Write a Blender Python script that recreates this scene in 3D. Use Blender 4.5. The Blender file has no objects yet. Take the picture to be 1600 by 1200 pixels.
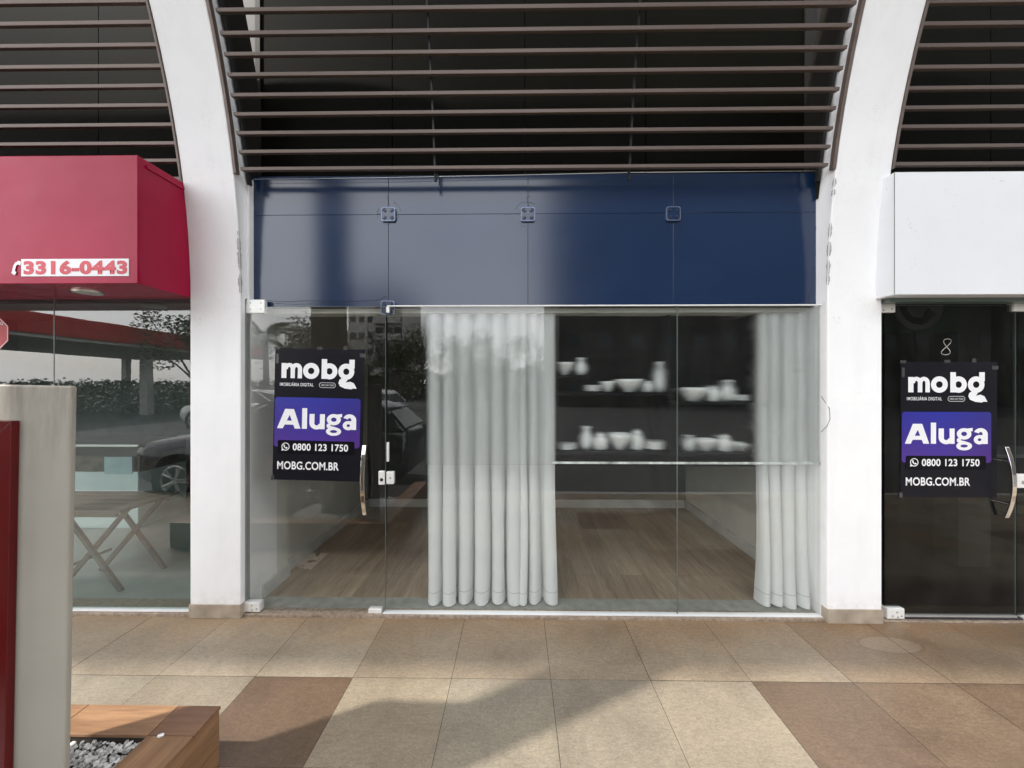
import bpy, bmesh, math, random
from mathutils import Vector, Matrix, noise
random.seed(7)
R = math.radians
scene = bpy.context.scene
COL = scene.collection

# ------------------------------------------------------------------ camera
EYE = 1.6
FPX = 600.0
YAW = 0.0133
cam = bpy.data.cameras.new('camera')
cam.sensor_width = 36.0
cam.lens = 36.0 * FPX / 1600.0
cam.clip_start = 0.02
cam.clip_end = 2000
cam_o = bpy.data.objects.new('camera', cam)
cam_o.location = (0, 0, EYE)
cam_o.rotation_euler = (R(90), 0, YAW)
COL.objects.link(cam_o)
scene.camera = cam_o

# ------------------------------------------------------------------ sky, sun
SUN = Vector((-0.89, -0.45, 1.05)).normalized()
w = bpy.data.worlds.new('World')
scene.world = w
w.use_nodes = True
nt = w.node_tree
nt.nodes.clear()
wo = nt.nodes.new('ShaderNodeOutputWorld')
bg = nt.nodes.new('ShaderNodeBackground')
bg.inputs['Strength'].default_value = 0.12
sky = nt.nodes.new('ShaderNodeTexSky')
sky.sky_type = 'NISHITA'
sky.sun_disc = False
sky.sun_elevation = math.asin(SUN.z)
sky.sun_rotation = math.atan2(SUN.x, SUN.y)
sky.air_density = 1.0
sky.dust_density = 3.0
tc = nt.nodes.new('ShaderNodeTexCoord')
mp = nt.nodes.new('ShaderNodeMapping')
mp.inputs['Scale'].default_value = (1.6, 1.6, 4.0)
nz = nt.nodes.new('ShaderNodeTexNoise')
nz.inputs['Scale'].default_value = 1.6
nz.inputs['Detail'].default_value = 7
nz.inputs['Roughness'].default_value = 0.55
cr = nt.nodes.new('ShaderNodeValToRGB')
cr.color_ramp.elements[0].position = 0.30
cr.color_ramp.elements[0].color = (0.55, 0.55, 0.55, 1)
cr.color_ramp.elements[1].position = 0.62
cr.color_ramp.elements[1].color = (0.96, 0.96, 0.96, 1)
mx = nt.nodes.new('ShaderNodeMix')
mx.data_type = 'RGBA'
mx.inputs[7].default_value = (9.25, 9.35, 9.4, 1)
L = nt.links.new
L(tc.outputs['Generated'], mp.inputs['Vector'])
L(mp.outputs['Vector'], nz.inputs['Vector'])
L(nz.outputs['Fac'], cr.inputs['Fac'])
L(cr.outputs['Color'], mx.inputs[0])
L(sky.outputs['Color'], mx.inputs[6])
L(mx.outputs[2], bg.inputs['Color'])
L(bg.outputs['Background'], wo.inputs['Surface'])

sl = bpy.data.lights.new('sun', 'SUN')
sl.energy = 1.7
sl.angle = R(1.2)
sl.color = (1.0, 0.95, 0.88)
so = bpy.data.objects.new('sun', sl)
so.rotation_euler = (-SUN).to_track_quat('-Z', 'Y').to_euler()
so.location = (-8, -4, 12)
COL.objects.link(so)

scene.view_settings.view_transform = 'Standard'
scene.view_settings.look = 'None'
scene.view_settings.gamma = 1.0
scene.view_settings.exposure = 1.80
scene.cycles.use_denoising = True
scene.cycles.max_bounces = 10
scene.cycles.transparent_max_bounces = 16
scene.cycles.sample_clamp_indirect = 8

# ------------------------------------------------------------------ helpers
def at(px, py, Y):
    """the point on the plane y = Y that the photograph shows at pixel (px, py)"""
    rx = -math.sin(YAW) * FPX + math.cos(YAW) * (px - 800)
    ry = math.cos(YAW) * FPX + math.sin(YAW) * (px - 800)
    return Vector((Y * rx / ry, Y, EYE + Y * (600 - py) / ry))

def X(px, Y): return at(px, 600, Y).x
def Z(px, py, Y): return at(px, py, Y).z

def s2l(c):
    return tuple(((v / 255) / 12.92 if v / 255 <= 0.04045 else ((v / 255 + 0.055) / 1.055) ** 2.4) for v in c)

class N:
    def __init__(self, name):
        self.m = bpy.data.materials.new(name)
        self.m.use_nodes = True
        self.t = self.m.node_tree
        self.b = self.t.nodes['Principled BSDF']
        self.out = self.t.nodes['Material Output']
    def new(self, k): return self.t.nodes.new(k)
    def link(self, a, b): self.t.links.new(a, b)

def noise_tex(n, scale, detail=6, rough=0.55, stretch=(1, 1, 1), coord='Object', dist=0.0):
    tcn = n.new('ShaderNodeTexCoord')
    mpn = n.new('ShaderNodeMapping')
    mpn.inputs['Scale'].default_value = stretch
    nzn = n.new('ShaderNodeTexNoise')
    nzn.inputs['Scale'].default_value = scale
    nzn.inputs['Detail'].default_value = detail
    nzn.inputs['Roughness'].default_value = rough
    nzn.inputs['Distortion'].default_value = dist
    n.link(tcn.outputs[coord], mpn.inputs['Vector'])
    n.link(mpn.outputs['Vector'], nzn.inputs['Vector'])
    return nzn.outputs['Fac']

def ramp(n, fac, stops):
    r = n.new('ShaderNodeValToRGB')
    el = r.color_ramp.elements
    while len(el) < len(stops): el.new(0.5)
    for e, (p, c) in zip(el, stops):
        e.position = p
        e.color = (c[0], c[1], c[2], 1)
    n.link(fac, r.inputs['Fac'])
    return r.outputs['Color']

def mixc(n, fac, a, b, mode='MIX'):
    m = n.new('ShaderNodeMix')
    m.data_type = 'RGBA'
    m.blend_type = mode
    for v, i in ((fac, 0), (a, 6), (b, 7)):
        if hasattr(v, 'links'): n.link(v, m.inputs[i])
        elif i == 0: m.inputs[0].default_value = v
        else: m.inputs[i].default_value = (v[0], v[1], v[2], 1)
    return m.outputs[2]

def bump(n, fac, strength, dist=0.01):
    b = n.new('ShaderNodeBump')
    b.inputs['Strength'].default_value = strength
    b.inputs['Distance'].default_value = dist
    n.link(fac, b.inputs['Height'])
    n.link(b.outputs['Normal'], n.b.inputs['Normal'])

def mat(name, c, rough=0.5, metal=0.0, var=0.12, scale=6, stretch=(1, 1, 1), bmp=0.0, bscale=60, ior=1.45, coat=0.0):
    """plain paint / metal / plaster with mild mottling; c is a linear base colour"""
    n = N(name)
    f = noise_tex(n, scale, stretch=stretch)
    lo = tuple(v * (1 - var) for v in c)
    hi = tuple(min(1, v * (1 + var)) for v in c)
    n.link(ramp(n, f, [(0.32, lo), (0.68, hi)]), n.b.inputs['Base Color'])
    n.b.inputs['Roughness'].default_value = rough
    n.b.inputs['Metallic'].default_value = metal
    n.b.inputs['IOR'].default_value = ior
    n.b.inputs['Coat Weight'].default_value = coat
    if bmp: bump(n, noise_tex(n, bscale, 4), bmp)
    return n.m

def glass(name, tint, ior=1.9, wave=0.0, dust=0.02):
    n = N(name)
    t = n.new('ShaderNodeBsdfTransparent')
    t.inputs['Color'].default_value = (*tint, 1)
    g = n.new('ShaderNodeBsdfGlossy')
    g.inputs['Roughness'].default_value = 0.0
    fr = n.new('ShaderNodeFresnel')
    fr.inputs['IOR'].default_value = ior
    ge = n.new('ShaderNodeNewGeometry')
    mt = n.new('ShaderNodeMath'); mt.operation = 'SUBTRACT'; mt.inputs[0].default_value = 1.0
    n.link(ge.outputs['Backfacing'], mt.inputs[1])
    mm = n.new('ShaderNodeMath'); mm.operation = 'MULTIPLY'
    n.link(fr.outputs['Fac'], mm.inputs[0]); n.link(mt.outputs[0], mm.inputs[1])
    ms = n.new('ShaderNodeMixShader')
    n.link(mm.outputs[0], ms.inputs[0]); n.link(t.outputs[0], ms.inputs[1]); n.link(g.outputs[0], ms.inputs[2])
    # a thin film of dust and smears
    d = n.new('ShaderNodeBsdfDiffuse'); d.inputs['Color'].default_value = (0.6, 0.6, 0.57, 1)
    f = noise_tex(n, 5, 8, 0.65, (1, 1, 0.6))
    r2 = ramp(n, f, [(0.4, (0, 0, 0)), (0.75, (1, 1, 1))])
    md = n.new('ShaderNodeMath'); md.operation = 'MULTIPLY'; md.inputs[1].default_value = dust
    n.link(r2, md.inputs[0])
    m2 = n.new('ShaderNodeMixShader')
    n.link(md.outputs[0], m2.inputs[0]); n.link(ms.outputs[0], m2.inputs[1]); n.link(d.outputs[0], m2.inputs[2])
    n.link(m2.outputs[0], n.out.inputs['Surface'])
    if wave:
        b = n.new('ShaderNodeBump'); b.inputs['Strength'].default_value = wave; b.inputs['Distance'].default_value = 0.02
        n.link(noise_tex(n, 1.6, 1, 0.4), b.inputs['Height'])
        n.link(b.outputs['Normal'], g.inputs['Normal'])
    n.t.nodes.remove(n.b)
    return n.m

class MB:
    """collects shapes into one mesh"""
    def __init__(self): self.bm = bmesh.new()
    def box(self, x0, x1, y0, y1, z0, z1, M=None):
        vs = [self.bm.verts.new((x, y, z)) for x in (x0, x1) for y in (y0, y1) for z in (z0, z1)]
        if M is not None:
            for v in vs: v.co = M @ v.co
        for f in ((0, 1, 3, 2), (4, 6, 7, 5), (0, 4, 5, 1), (2, 3, 7, 6), (0, 2, 6, 4), (1, 5, 7, 3)):
            self.bm.faces.new([vs[i] for i in f])
        return self
    def poly(self, pts):
        self.bm.faces.new([self.bm.verts.new(p) for p in pts]); return self
    def rings(self, rs, closed=True, caps=True):
        prev = None; first = None
        for r in rs:
            cur = [self.bm.verts.new(p) for p in r]
            if prev:
                k = len(cur)
                for i in range(k if closed else k - 1):
                    self.bm.faces.new((prev[i], prev[(i + 1) % k], cur[(i + 1) % k], cur[i]))
            else: first = cur
            prev = cur
        if caps and closed:
            self.bm.faces.new(first[::-1]); self.bm.faces.new(prev)
        return self
    def tube(self, pts, r, k=8, r1=None):
        pts = [Vector(p) for p in pts]; rs = []
        for i, p in enumerate(pts):
            d = (pts[min(i + 1, len(pts) - 1)] - pts[max(i - 1, 0)]).normalized()
            a = d.orthogonal().normalized() if abs(d.z) > 0.99 else d.cross(Vector((0, 0, 1))).normalized()
            b = d.cross(a)
            rr = r if r1 is None else r + (r1 - r) * i / (len(pts) - 1)
            rs.append([p + a * (rr * math.cos(t * 2 * math.pi / k)) + b * (rr * math.sin(t * 2 * math.pi / k)) for t in range(k)])
        return self.rings(rs)
    def disc(self, c, n, r, h, k=20, r2=None):
        """short cylinder at c along n"""
        c = Vector(c); n = Vector(n).normalized(); a = n.orthogonal().normalized(); b = n.cross(a)
        ring = lambda o, q: [o + a * (q * math.cos(t * 2 * math.pi / k)) + b * (q * math.sin(t * 2 * math.pi / k)) for t in range(k)]
        return self.rings([ring(c, r), ring(c + n * h, r if r2 is None else r2)])
    def prism(self, pts, d):
        """extrude a polygon by vector d"""
        d = Vector(d)
        return self.rings([[Vector(p) for p in pts], [Vector(p) + d for p in pts]])
    def build(self, name, m, parent=None, bevel=0, smooth=False, seg=2, xf=None):
        bmesh.ops.recalc_face_normals(self.bm, faces=self.bm.faces)
        if bevel:
            bmesh.ops.bevel(self.bm, geom=[e for e in self.bm.edges if len(e.link_faces) == 2 and e.calc_face_angle(0) > 0.6],
                            offset=bevel, segments=seg, profile=0.5, affect='EDGES', clamp_overlap=True)
        if smooth:
            for f in self.bm.faces: f.smooth = True
        me = bpy.data.meshes.new(name)
        self.bm.to_mesh(me); self.bm.free()
        me.materials.append(m)
        o = bpy.data.objects.new(name, me)
        COL.objects.link(o)
        if parent is not None: o.parent = parent
        if xf is not None: o.matrix_local = xf
        return o

def tag(o, label=None, cat=None, group=None, kind=None):
    if label: o['label'] = label
    if cat: o['category'] = cat
    if group: o['group'] = group
    if kind: o['kind'] = kind
    return o

def thing(name, label, cat, loc=(0, 0, 0), rz=0, group=None):
    o = bpy.data.objects.new(name, None)
    o.empty_display_size = 0.1
    o.location = loc; o.rotation_euler = (0, 0, rz)
    COL.objects.link(o)
    return tag(o, label, cat, group)

def copy_tree(o, parent=None):
    c = o.copy(); COL.objects.link(c)
    if parent is not None:
        c.parent = parent
    for ch in list(o.children): copy_tree(ch, c)
    return c

# ------------------------------------------------------------------ key planes
GY = 2.66      # shop glass
CY = 2.60      # front of the arched columns
CL0, CL1 = X(297, CY), X(376, CY)      # left column
CR0, CR1 = X(1293, CY), X(1378, CY)    # right column
GT = Z(500, 479, GY)                   # top of the glass
FT = Z(800, 273, GY + .04)             # top of the blue fascia

# ------------------------------------------------------------------ materials
def column_paint():
    n = N('white_plaster_paint')
    f = noise_tex(n, 2.2, 8, 0.62)
    base = ramp(n, f, [(0.30, (0.83, 0.835, 0.85)), (0.60, (0.88, 0.885, 0.895))])
    sm = ramp(n, noise_tex(n, 9, 10, 0.72, (1, 1, 0.5), dist=1.2), [(0.64, (0, 0, 0)), (0.76, (1, 1, 1))])
    col = mixc(n, 0.6, base, mixc(n, sm, base, (0.52, 0.50, 0.48)))
    drip = ramp(n, noise_tex(n, 9, 7, 0.66, (1, 1, 0.10)), [(0.52, (0, 0, 0)), (0.74, (.14,) * 3)])
    col = mixc(n, drip, col, (0.60, 0.58, 0.55))
    vo = n.new('ShaderNodeTexVoronoi'); vo.feature = 'DISTANCE_TO_EDGE'; vo.inputs['Scale'].default_value = 1.7
    tq = n.new('ShaderNodeTexCoord'); wn = n.new('ShaderNodeVectorMath'); wn.operation = 'ADD'
    nq = n.new('ShaderNodeTexNoise'); nq.inputs['Scale'].default_value = 5; nq.inputs['Detail'].default_value = 6
    n.link(tq.outputs['Object'], nq.inputs['Vector']); n.link(tq.outputs['Object'], wn.inputs[0]); n.link(nq.outputs['Color'], wn.inputs[1]); n.link(wn.outputs[0], vo.inputs['Vector'])
    ck = ramp(n, vo.outputs['Distance'], [(0.0, (.22,) * 3), (0.005, (0, 0, 0))])
    ckm = ramp(n, noise_tex(n, 1.6, 3, .5), [(0.50, (0, 0, 0)), (0.62, (1, 1, 1))])
    ckx = n.new('ShaderNodeMath'); ckx.operation = 'MULTIPLY'; n.link(ck, ckx.inputs[0]); n.link(ckm, ckx.inputs[1])
    col = mixc(n, ckx.outputs[0], col, (0.38, 0.36, 0.34))
    # grime that collects near the pavement
    g = n.new('ShaderNodeNewGeometry'); sx = n.new('ShaderNodeSeparateXYZ'); n.link(g.outputs['Position'], sx.inputs[0])
    zr = ramp(n, sx.outputs['Z'], [(0.08, (1, 1, 1)), (0.22, (0, 0, 0))])
    dirt = ramp(n, noise_tex(n, 14, 8, 0.7), [(0.35, (0, 0, 0)), (0.7, (1, 1, 1))])
    mm = n.new('ShaderNodeMath'); mm.operation = 'MULTIPLY'; n.link(zr, mm.inputs[0]); n.link(dirt, mm.inputs[1])
    m3 = n.new('ShaderNodeMath'); m3.operation = 'MULTIPLY'; m3.inputs[1].default_value = 0.5; n.link(mm.outputs[0], m3.inputs[0])
    n.link(mixc(n, m3.outputs[0], col, (0.55, 0.47, 0.38)), n.b.inputs['Base Color'])
    n.b.inputs['Roughness'].default_value = 0.55
    bump(n, noise_tex(n, 5, 5, 0.6), 0.10, 0.02)
    return n.m

def dull(m, v=0.15):
    m.node_tree.nodes['Principled BSDF'].inputs['Specular IOR Level'].default_value = v
    return m

_fy = EYE * FPX / (1002 - 600)
floor_c = (X(1391, _fy), _fy, 0)
def tile_mat():
    n = N('stone_look_floor_tile')
    at_ = n.new('ShaderNodeAttribute'); at_.attribute_name = 'tile_colour'
    f1 = noise_tex(n, 2.6, 10, 0.68, (1, 1, 1), dist=0.6)
    c = mixc(n, 1.0, at_.outputs['Color'], ramp(n, f1, [(0.28, (0.74, 0.725, 0.70)), (0.5, (0.98, 0.97, 0.96)), (0.72, (1.20, 1.19, 1.15))]), 'MULTIPLY')
    f2 = noise_tex(n, 26, 8, 0.7, (1, 2.4, 1))
    c = mixc(n, 0.75, c, mixc(n, 1.0, c, ramp(n, f2, [(0.3, (0.72, 0.71, 0.69)), (0.7, (1.22, 1.21, 1.19))]), 'MULTIPLY'))
    f4 = noise_tex(n, 75, 6, 0.7, (1, 1.8, 1))
    c = mixc(n, 0.85, c, mixc(n, 1.0, c, ramp(n, f4, [(0.36, (0.78, 0.77, 0.75)), (0.64, (1.18, 1.18, 1.17))]), 'MULTIPLY'))
    # colour turns redder towards the shopfront
    g = n.new('ShaderNodeNewGeometry'); sx = n.new('ShaderNodeSeparateXYZ'); n.link(g.outputs['Position'], sx.inputs[0])
    ad = n.new('ShaderNodeMath'); ad.operation = 'MULTIPLY_ADD'; ad.inputs[1].default_value = 0.5
    n.link(noise_tex(n, 3, 6, 0.6), ad.inputs[0]); n.link(sx.outputs['Y'], ad.inputs[2])
    dr = n.new('ShaderNodeMapRange'); dr.inputs[1].default_value = 2.50; dr.inputs[2].default_value = 2.95
    n.link(ad.outputs[0], dr.inputs[0])
    dm = n.new('ShaderNodeMath'); dm.operation = 'MULTIPLY'; dm.inputs[1].default_value = 0.72; n.link(dr.outputs[0], dm.inputs[0])
    c = mixc(n, dm.outputs[0], c, mixc(n, 1.0, c, (1.02, 0.76, 0.52), 'MULTIPLY'))
    # pale oval patch with a rusty outline by the dark door, and stray specks
    sp_c = floor_c
    vm = n.new('ShaderNodeVectorMath'); vm.operation = 'SUBTRACT'; n.link(g.outputs['Position'], vm.inputs[0]); vm.inputs[1].default_value = sp_c
    rt_ = n.new('ShaderNodeMapping'); rt_.inputs['Rotation'].default_value = (0, 0, R(12)); rt_.inputs['Scale'].default_value = (1 / .20, 1 / .085, 0)
    n.link(vm.outputs[0], rt_.inputs['Vector'])
    ln = n.new('ShaderNodeVectorMath'); ln.operation = 'LENGTH'; n.link(rt_.outputs['Vector'], ln.inputs[0])
    rg = ramp(n, ln.outputs['Value'], [(0.0, (.14,) * 3), (0.84, (.14,) * 3), (0.90, (0, 0, 0)), (0.99, (0, 0, 0))])
    c = mixc(n, rg, c, (0.40, 0.36, 0.30))
    ro = ramp(n, ln.outputs['Value'], [(0.86, (0, 0, 0)), (0.92, (.5,) * 3), (1.0, (0, 0, 0))])
    c = mixc(n, ro, c, (0.16, 0.085, 0.05))
    spk = ramp(n, noise_tex(n, 34, 2, 0.5), [(0.775, (0, 0, 0)), (0.79, (.7,) * 3)])
    c = mixc(n, spk, c, (0.07, 0.06, 0.05))
    n.link(c, n.b.inputs['Base Color'])
    n.link(ramp(n, f1, [(0.3, (0.34,) * 3), (0.7, (0.5,) * 3)]), n.b.inputs['Roughness'])
    bump(n, f2, 0.12, 0.004)
    return n.m

def wood(name, c0, c1, scale=7, along='x', rough=0.4, plank=None):
    n = N(name)
    st = {'x': (0.09, 1, 1), 'y': (1, 0.09, 1), 'z': (1, 1, 0.09)}[along]
    f = noise_tex(n, scale * 3, 8, 0.62, st, dist=0.5)
    c = ramp(n, f, [(0.25, c0), (0.5, tuple((a + b) / 2 for a, b in zip(c0, c1))), (0.72, c1)])
    f3 = noise_tex(n, scale * 16, 4, 0.6, st)
    c = mixc(n, 0.5, c, mixc(n, 1.0, c, ramp(n, f3, [(0.35, (0.7, 0.68, 0.66)), (0.62, (1.15, 1.15, 1.15))]), 'MULTIPLY'))
    if plank:
        tcn = n.new('ShaderNodeTexCoord'); mpn = n.new('ShaderNodeMapping'); mpn.inputs['Rotation'].default_value = (0, 0, R(90))
        br = n.new('ShaderNodeTexBrick')
        br.inputs['Scale'].default_value = 1.0
        br.inputs['Brick Width'].default_value = 1.2; br.inputs['Row Height'].default_value = plank
        br.inputs['Mortar Size'].default_value = 0.0012
        br.inputs['Color1'].default_value = (0.82, 0.82, 0.82, 1); br.inputs['Color2'].default_value = (1.12, 1.1, 1.08, 1)
        br.inputs['Mortar'].default_value = (0.35, 0.33, 0.3, 1)
        n.link(tcn.outputs['Object'], mpn.inputs['Vector']); n.link(mpn.outputs['Vector'], br.inputs['Vector'])
        c = mixc(n, 1.0, c, br.outputs['Color'], 'MULTIPLY')
    n.link(c, n.b.inputs['Base Color'])
    n.b.inputs['Roughness'].default_value = rough
    bump(n, f3, 0.08, 0.003)
    return n.m

def curtain_mat():
    n = N('pale_curtain_fabric')
    f = noise_tex(n, 240, 3, 0.6, (1, 1, 1))
    n.link(ramp(n, f, [(0.3, (0.78, 0.795, 0.795)), (0.7, (0.88, 0.89, 0.89))]), n.b.inputs['Base Color'])
    n.b.inputs['Roughness'].default_value = 0.9
    n.b.inputs['Specular IOR Level'].default_value = 0.1
    tr = n.new('ShaderNodeBsdfTranslucent'); tr.inputs['Color'].default_value = (0.75, 0.78, 0.77, 1)
    ms = n.new('ShaderNodeMixShader'); ms.inputs[0].default_value = 0.22
    n.link(n.b.outputs[0], ms.inputs[1]); n.link(tr.outputs[0], ms.inputs[2]); n.link(ms.outputs[0], n.out.inputs['Surface'])
    bump(n, noise_tex(n, 9, 5, 0.6, (1.6, 1.6, 0.25), dist=.6), 0.16, 0.02)
    return n.m

M = {}
M['column'] = column_paint()
M['tile'] = tile_mat()
M['grout'] = mat('dark_grout', (0.045, 0.037, 0.03), 0.9)
M['skirt'] = mat('skirting_stone', (0.36, 0.30, 0.235), 0.5, var=0.22, scale=9)
M['stone'] = mat('threshold_granite', (0.30, 0.235, 0.18), 0.35, var=0.35, scale=40)
M['sill'] = mat('grey_sill_tile', (0.30, 0.31, 0.285), 0.4, var=0.2, scale=14)
M['brown'] = mat('brown_anodised_aluminium', (0.15, 0.116, 0.102), 0.45, 0.25, var=0.12, scale=3, stretch=(0.3, 4, 4))
M['roof'] = mat('dark_roof_sheet', (0.05, 0.048, 0.045), 0.7)
M['black'] = mat('black_metal', (0.012, 0.012, 0.012), 0.5)
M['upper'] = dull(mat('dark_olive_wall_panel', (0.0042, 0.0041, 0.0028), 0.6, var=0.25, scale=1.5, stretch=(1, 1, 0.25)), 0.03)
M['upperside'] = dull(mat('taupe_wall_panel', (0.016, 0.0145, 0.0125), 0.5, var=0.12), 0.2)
M['white'] = mat('white_powder_coat', (0.80, 0.80, 0.80), 0.35, var=0.04)
M['alu'] = mat('satin_aluminium', (0.72, 0.72, 0.71), 0.35, 0.75, var=0.06)
M['fitting'] = mat('white_patch_fitting', (0.82, 0.82, 0.80), 0.32, 0.2, var=0.05)
M['chrome'] = mat('polished_steel', (0.78, 0.74, 0.70), 0.10, 1.0, var=0.05, scale=3, stretch=(1, 1, 5))
M['rubber'] = mat('black_rubber', (0.012, 0.012, 0.016), 0.55)
M['screw'] = mat('screw_head', (0.45, 0.45, 0.45), 0.3, 0.9)
M['glass'] = glass('shop_glass', (0.955, 0.965, 0.958), 1.9, 0.02, 0.008)
M['glass_left'] = glass('left_shop_glass', (0.76, 0.83, 0.81), 2.15, 0.05, 0.01)
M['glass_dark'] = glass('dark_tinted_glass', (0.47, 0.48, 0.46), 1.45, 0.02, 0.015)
M['edge'] = mat('glass_edge_seal', (0.10, 0.13, 0.12), 0.3)
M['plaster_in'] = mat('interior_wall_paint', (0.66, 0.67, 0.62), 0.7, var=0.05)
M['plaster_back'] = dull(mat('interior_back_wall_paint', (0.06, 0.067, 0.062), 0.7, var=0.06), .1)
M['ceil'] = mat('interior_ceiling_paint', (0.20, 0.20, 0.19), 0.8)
M['base_in'] = mat('white_baseboard', (0.58, 0.59, 0.57), 0.45)
M['woodfloor'] = wood('laminate_floor', (0.22, 0.165, 0.118), (0.44, 0.345, 0.25), 5, 'y', 0.42, plank=0.19)
M['curtain'] = curtain_mat()
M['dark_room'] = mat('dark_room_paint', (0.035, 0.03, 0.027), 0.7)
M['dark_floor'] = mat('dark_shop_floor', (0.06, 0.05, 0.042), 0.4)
M['pale_floor'] = mat('pale_floor_tile', (0.38, 0.385, 0.37), 0.3, var=0.08)
M['shop_wall'] = mat('left_shop_wall', (0.20, 0.22, 0.215), 0.7)

# ------------------------------------------------------------------ ground
TX0, TP = X(726, 2.605), 0.5385
def walkway():
    bm = bmesh.new()
    lay = bm.loops.layers.float_color.new('tile_colour')
    rows = [2.612, 2.082, 1.588, 1.05, 0.512, -0.026, -0.30]
    brown = (0.225, 0.163, 0.12); light = (0.47, 0.435, 0.36); grey = (0.42, 0.395, 0.335); tan = (0.43, 0.35, 0.265)
    row1 = {-4: (0.47, 0.45, 0.39), -3: (0.44, 0.41, 0.345), -2: brown, -1: (0.46, 0.415, 0.335), 0: grey, 1: (0.405, 0.38, 0.325),
            2: (0.44, 0.41, 0.345), 3: (0.225, 0.172, 0.132), 4: (0.245, 0.19, 0.142), 5: (0.22, 0.165, 0.122)}
    for r in range(len(rows) - 1):
        for c in range(-16, 17):
            x0, x1 = TX0 + c * TP + 0.0013, TX0 + (c + 1) * TP - 0.0013
            y1, y0 = rows[r] - 0.0013, rows[r + 1] + 0.0013
            z = random.uniform(-0.0006, 0.0006)
            f = bm.faces.new([bm.verts.new(p) for p in ((x0, y0, z), (x1, y0, z), (x1, y1, z), (x0, y1, z))])
            if r == 1 and c in row1: k = row1[c]
            elif r == 0:
                v = random.uniform(1.02, 1.18); k = tuple(q * v for q in (0.44, 0.385, 0.31))
                if c < -1: k = tuple(q * v for q in (0.52, 0.475, 0.40))
                if c >= 4: k = tuple(q * 0.9 for q in tan)
            else: k = random.choice([light, grey, tan, brown])
            for lp in f.loops: lp[lay] = (k[0] * .58, k[1] * .54, k[2] * .50, 1)
    me = bpy.data.meshes.new('walkway'); bm.to_mesh(me); bm.free(); me.materials.append(M['tile'])
    o = bpy.data.objects.new('walkway', me); COL.objects.link(o); o['kind'] = 'structure'
    g = MB().box(-9, 9, -0.30, 2.64, -0.15, -0.003).build('walkway_grout_bed', M['grout']); g['kind'] = 'structure'
walkway()
asph = mat('asphalt', (0.06, 0.06, 0.06), 0.85, var=0.3, scale=30, bmp=0.3, bscale=200)
MB().poly([(-400, -400, -0.14), (400, -400, -0.14), (400, 60, -0.14), (-400, 60, -0.14)]).build('parking_lot', asph)['kind'] = 'structure'
MB().box(-9, 9, -0.42, -0.302, -0.135, 0.0).build('kerb', mat('concrete_kerb', (0.36, 0.35, 0.33), 0.8), bevel=0.01)['kind'] = 'structure'
MB().box(CL1 + .004, CR0 - .004, 2.614, 2.70, -0.02, 0.018).build('threshold', M['stone'], bevel=0.003)['kind'] = 'structure'
MB().box(-7.5, CL0 - .004, 2.614, 2.80, -0.02, 0.018).build('threshold', M['stone'], bevel=0.003)['kind'] = 'structure'
MB().box(CR1 + .004, 7.5, 2.614, 2.80, -0.02, 0.006).build('threshold', M['stone'], bevel=0.002)['kind'] = 'structure'

# ------------------------------------------------------------------ arched columns
RC, ZC = 5.5, 2.15
YC = CY - RC
def arc(r, th): return (YC + r * math.cos(th), ZC + r * math.sin(th))
def rib(name, x0, x1, label, inner_right, patches):
    t = thing(name, label, 'column', ((x0 + x1) / 2, CY + 0.2, 0))
    inv = Matrix.Translation(-t.location)
    rs = []
    def ring(yf, zf, yb, zb): return [inv @ Vector(p) for p in ((x0, yf, zf), (x1, yf, zf), (x1, yb, zb), (x0, yb, zb))]
    rs.append(ring(CY, 0.0, CY + .40, 0.0)); rs.append(ring(CY, 1.1, CY + .40, 1.1))
    for i in range(0, 41):
        th = i * 1.12 / 40
        a, b = arc(RC, th), arc(RC + 0.40, th)
        rs.append(ring(*a, *b))
    o = MB().rings(rs).build('column_shaft', M['column'], t, bevel=0.006)
    MB().box(x0 - .004, x1 + .004, CY - .008, CY + .05, 0.0, 0.093, inv).build('skirting_tile', M['skirt'], t, bevel=0.002)
    # peeling paint along one arris: thin irregular grey flakes
    fl = MB()
    for (zc, hh, ww, side) in patches:
        xs = x1 if side > 0 else x0
        yy = arc(RC, math.asin(max(0, (zc - ZC)) / RC))[0]
        slope = (arc(RC, math.asin(max(0, (zc + .05 - ZC)) / RC))[0] - yy) / .05 if zc > ZC else 0
        half = []
        for i in range(13):
            a = -math.pi / 2 + math.pi * i / 12
            rr = random.uniform(0.55, 1.2) if 0 < i < 12 else 1
            half.append((abs(math.cos(a)) * ww * rr, math.sin(a) * hh * random.uniform(.92, 1.05)))
        fr = [(xs - side * (.001 + p), yy - .0035 + q * slope, zc + q) for p, q in half]
        sd = [(xs + side * .0018, yy + .003 + p * .9 + q * slope, zc + q) for p, q in half]
        for poly in (fr, sd):
            fl.poly([inv @ Vector(q) for q in poly])
    fl.build('peeling_paint', M['plaster_grey'], t)
    return t
M['plaster_grey'] = mat('bare_grey_plaster', (0.40, 0.39, 0.38), 0.9, var=0.2, scale=40)
rib('arch_column', CL0, CL1, 'white arched column between the red sign box and the blue fascia', True,
    [(2.55, .05, .012, 1), (2.46, .05, .016, 1), (2.40, .025, .01, 1), (2.30, .05, .014, 1), (2.24, .02, .008, 1), (2.62, .02, .006, 1)])
rib('arch_column', CR0, CR1, 'white arched column between the blue fascia and the white sign box', False,
    [(2.92, .03, .010, -1), (2.62, .05, .010, -1), (2.50, .05, .013, -1), (2.38, .05, .012, -1), (2.30, .04, .010, -1), (2.86, .02, .012, -1)])

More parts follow.
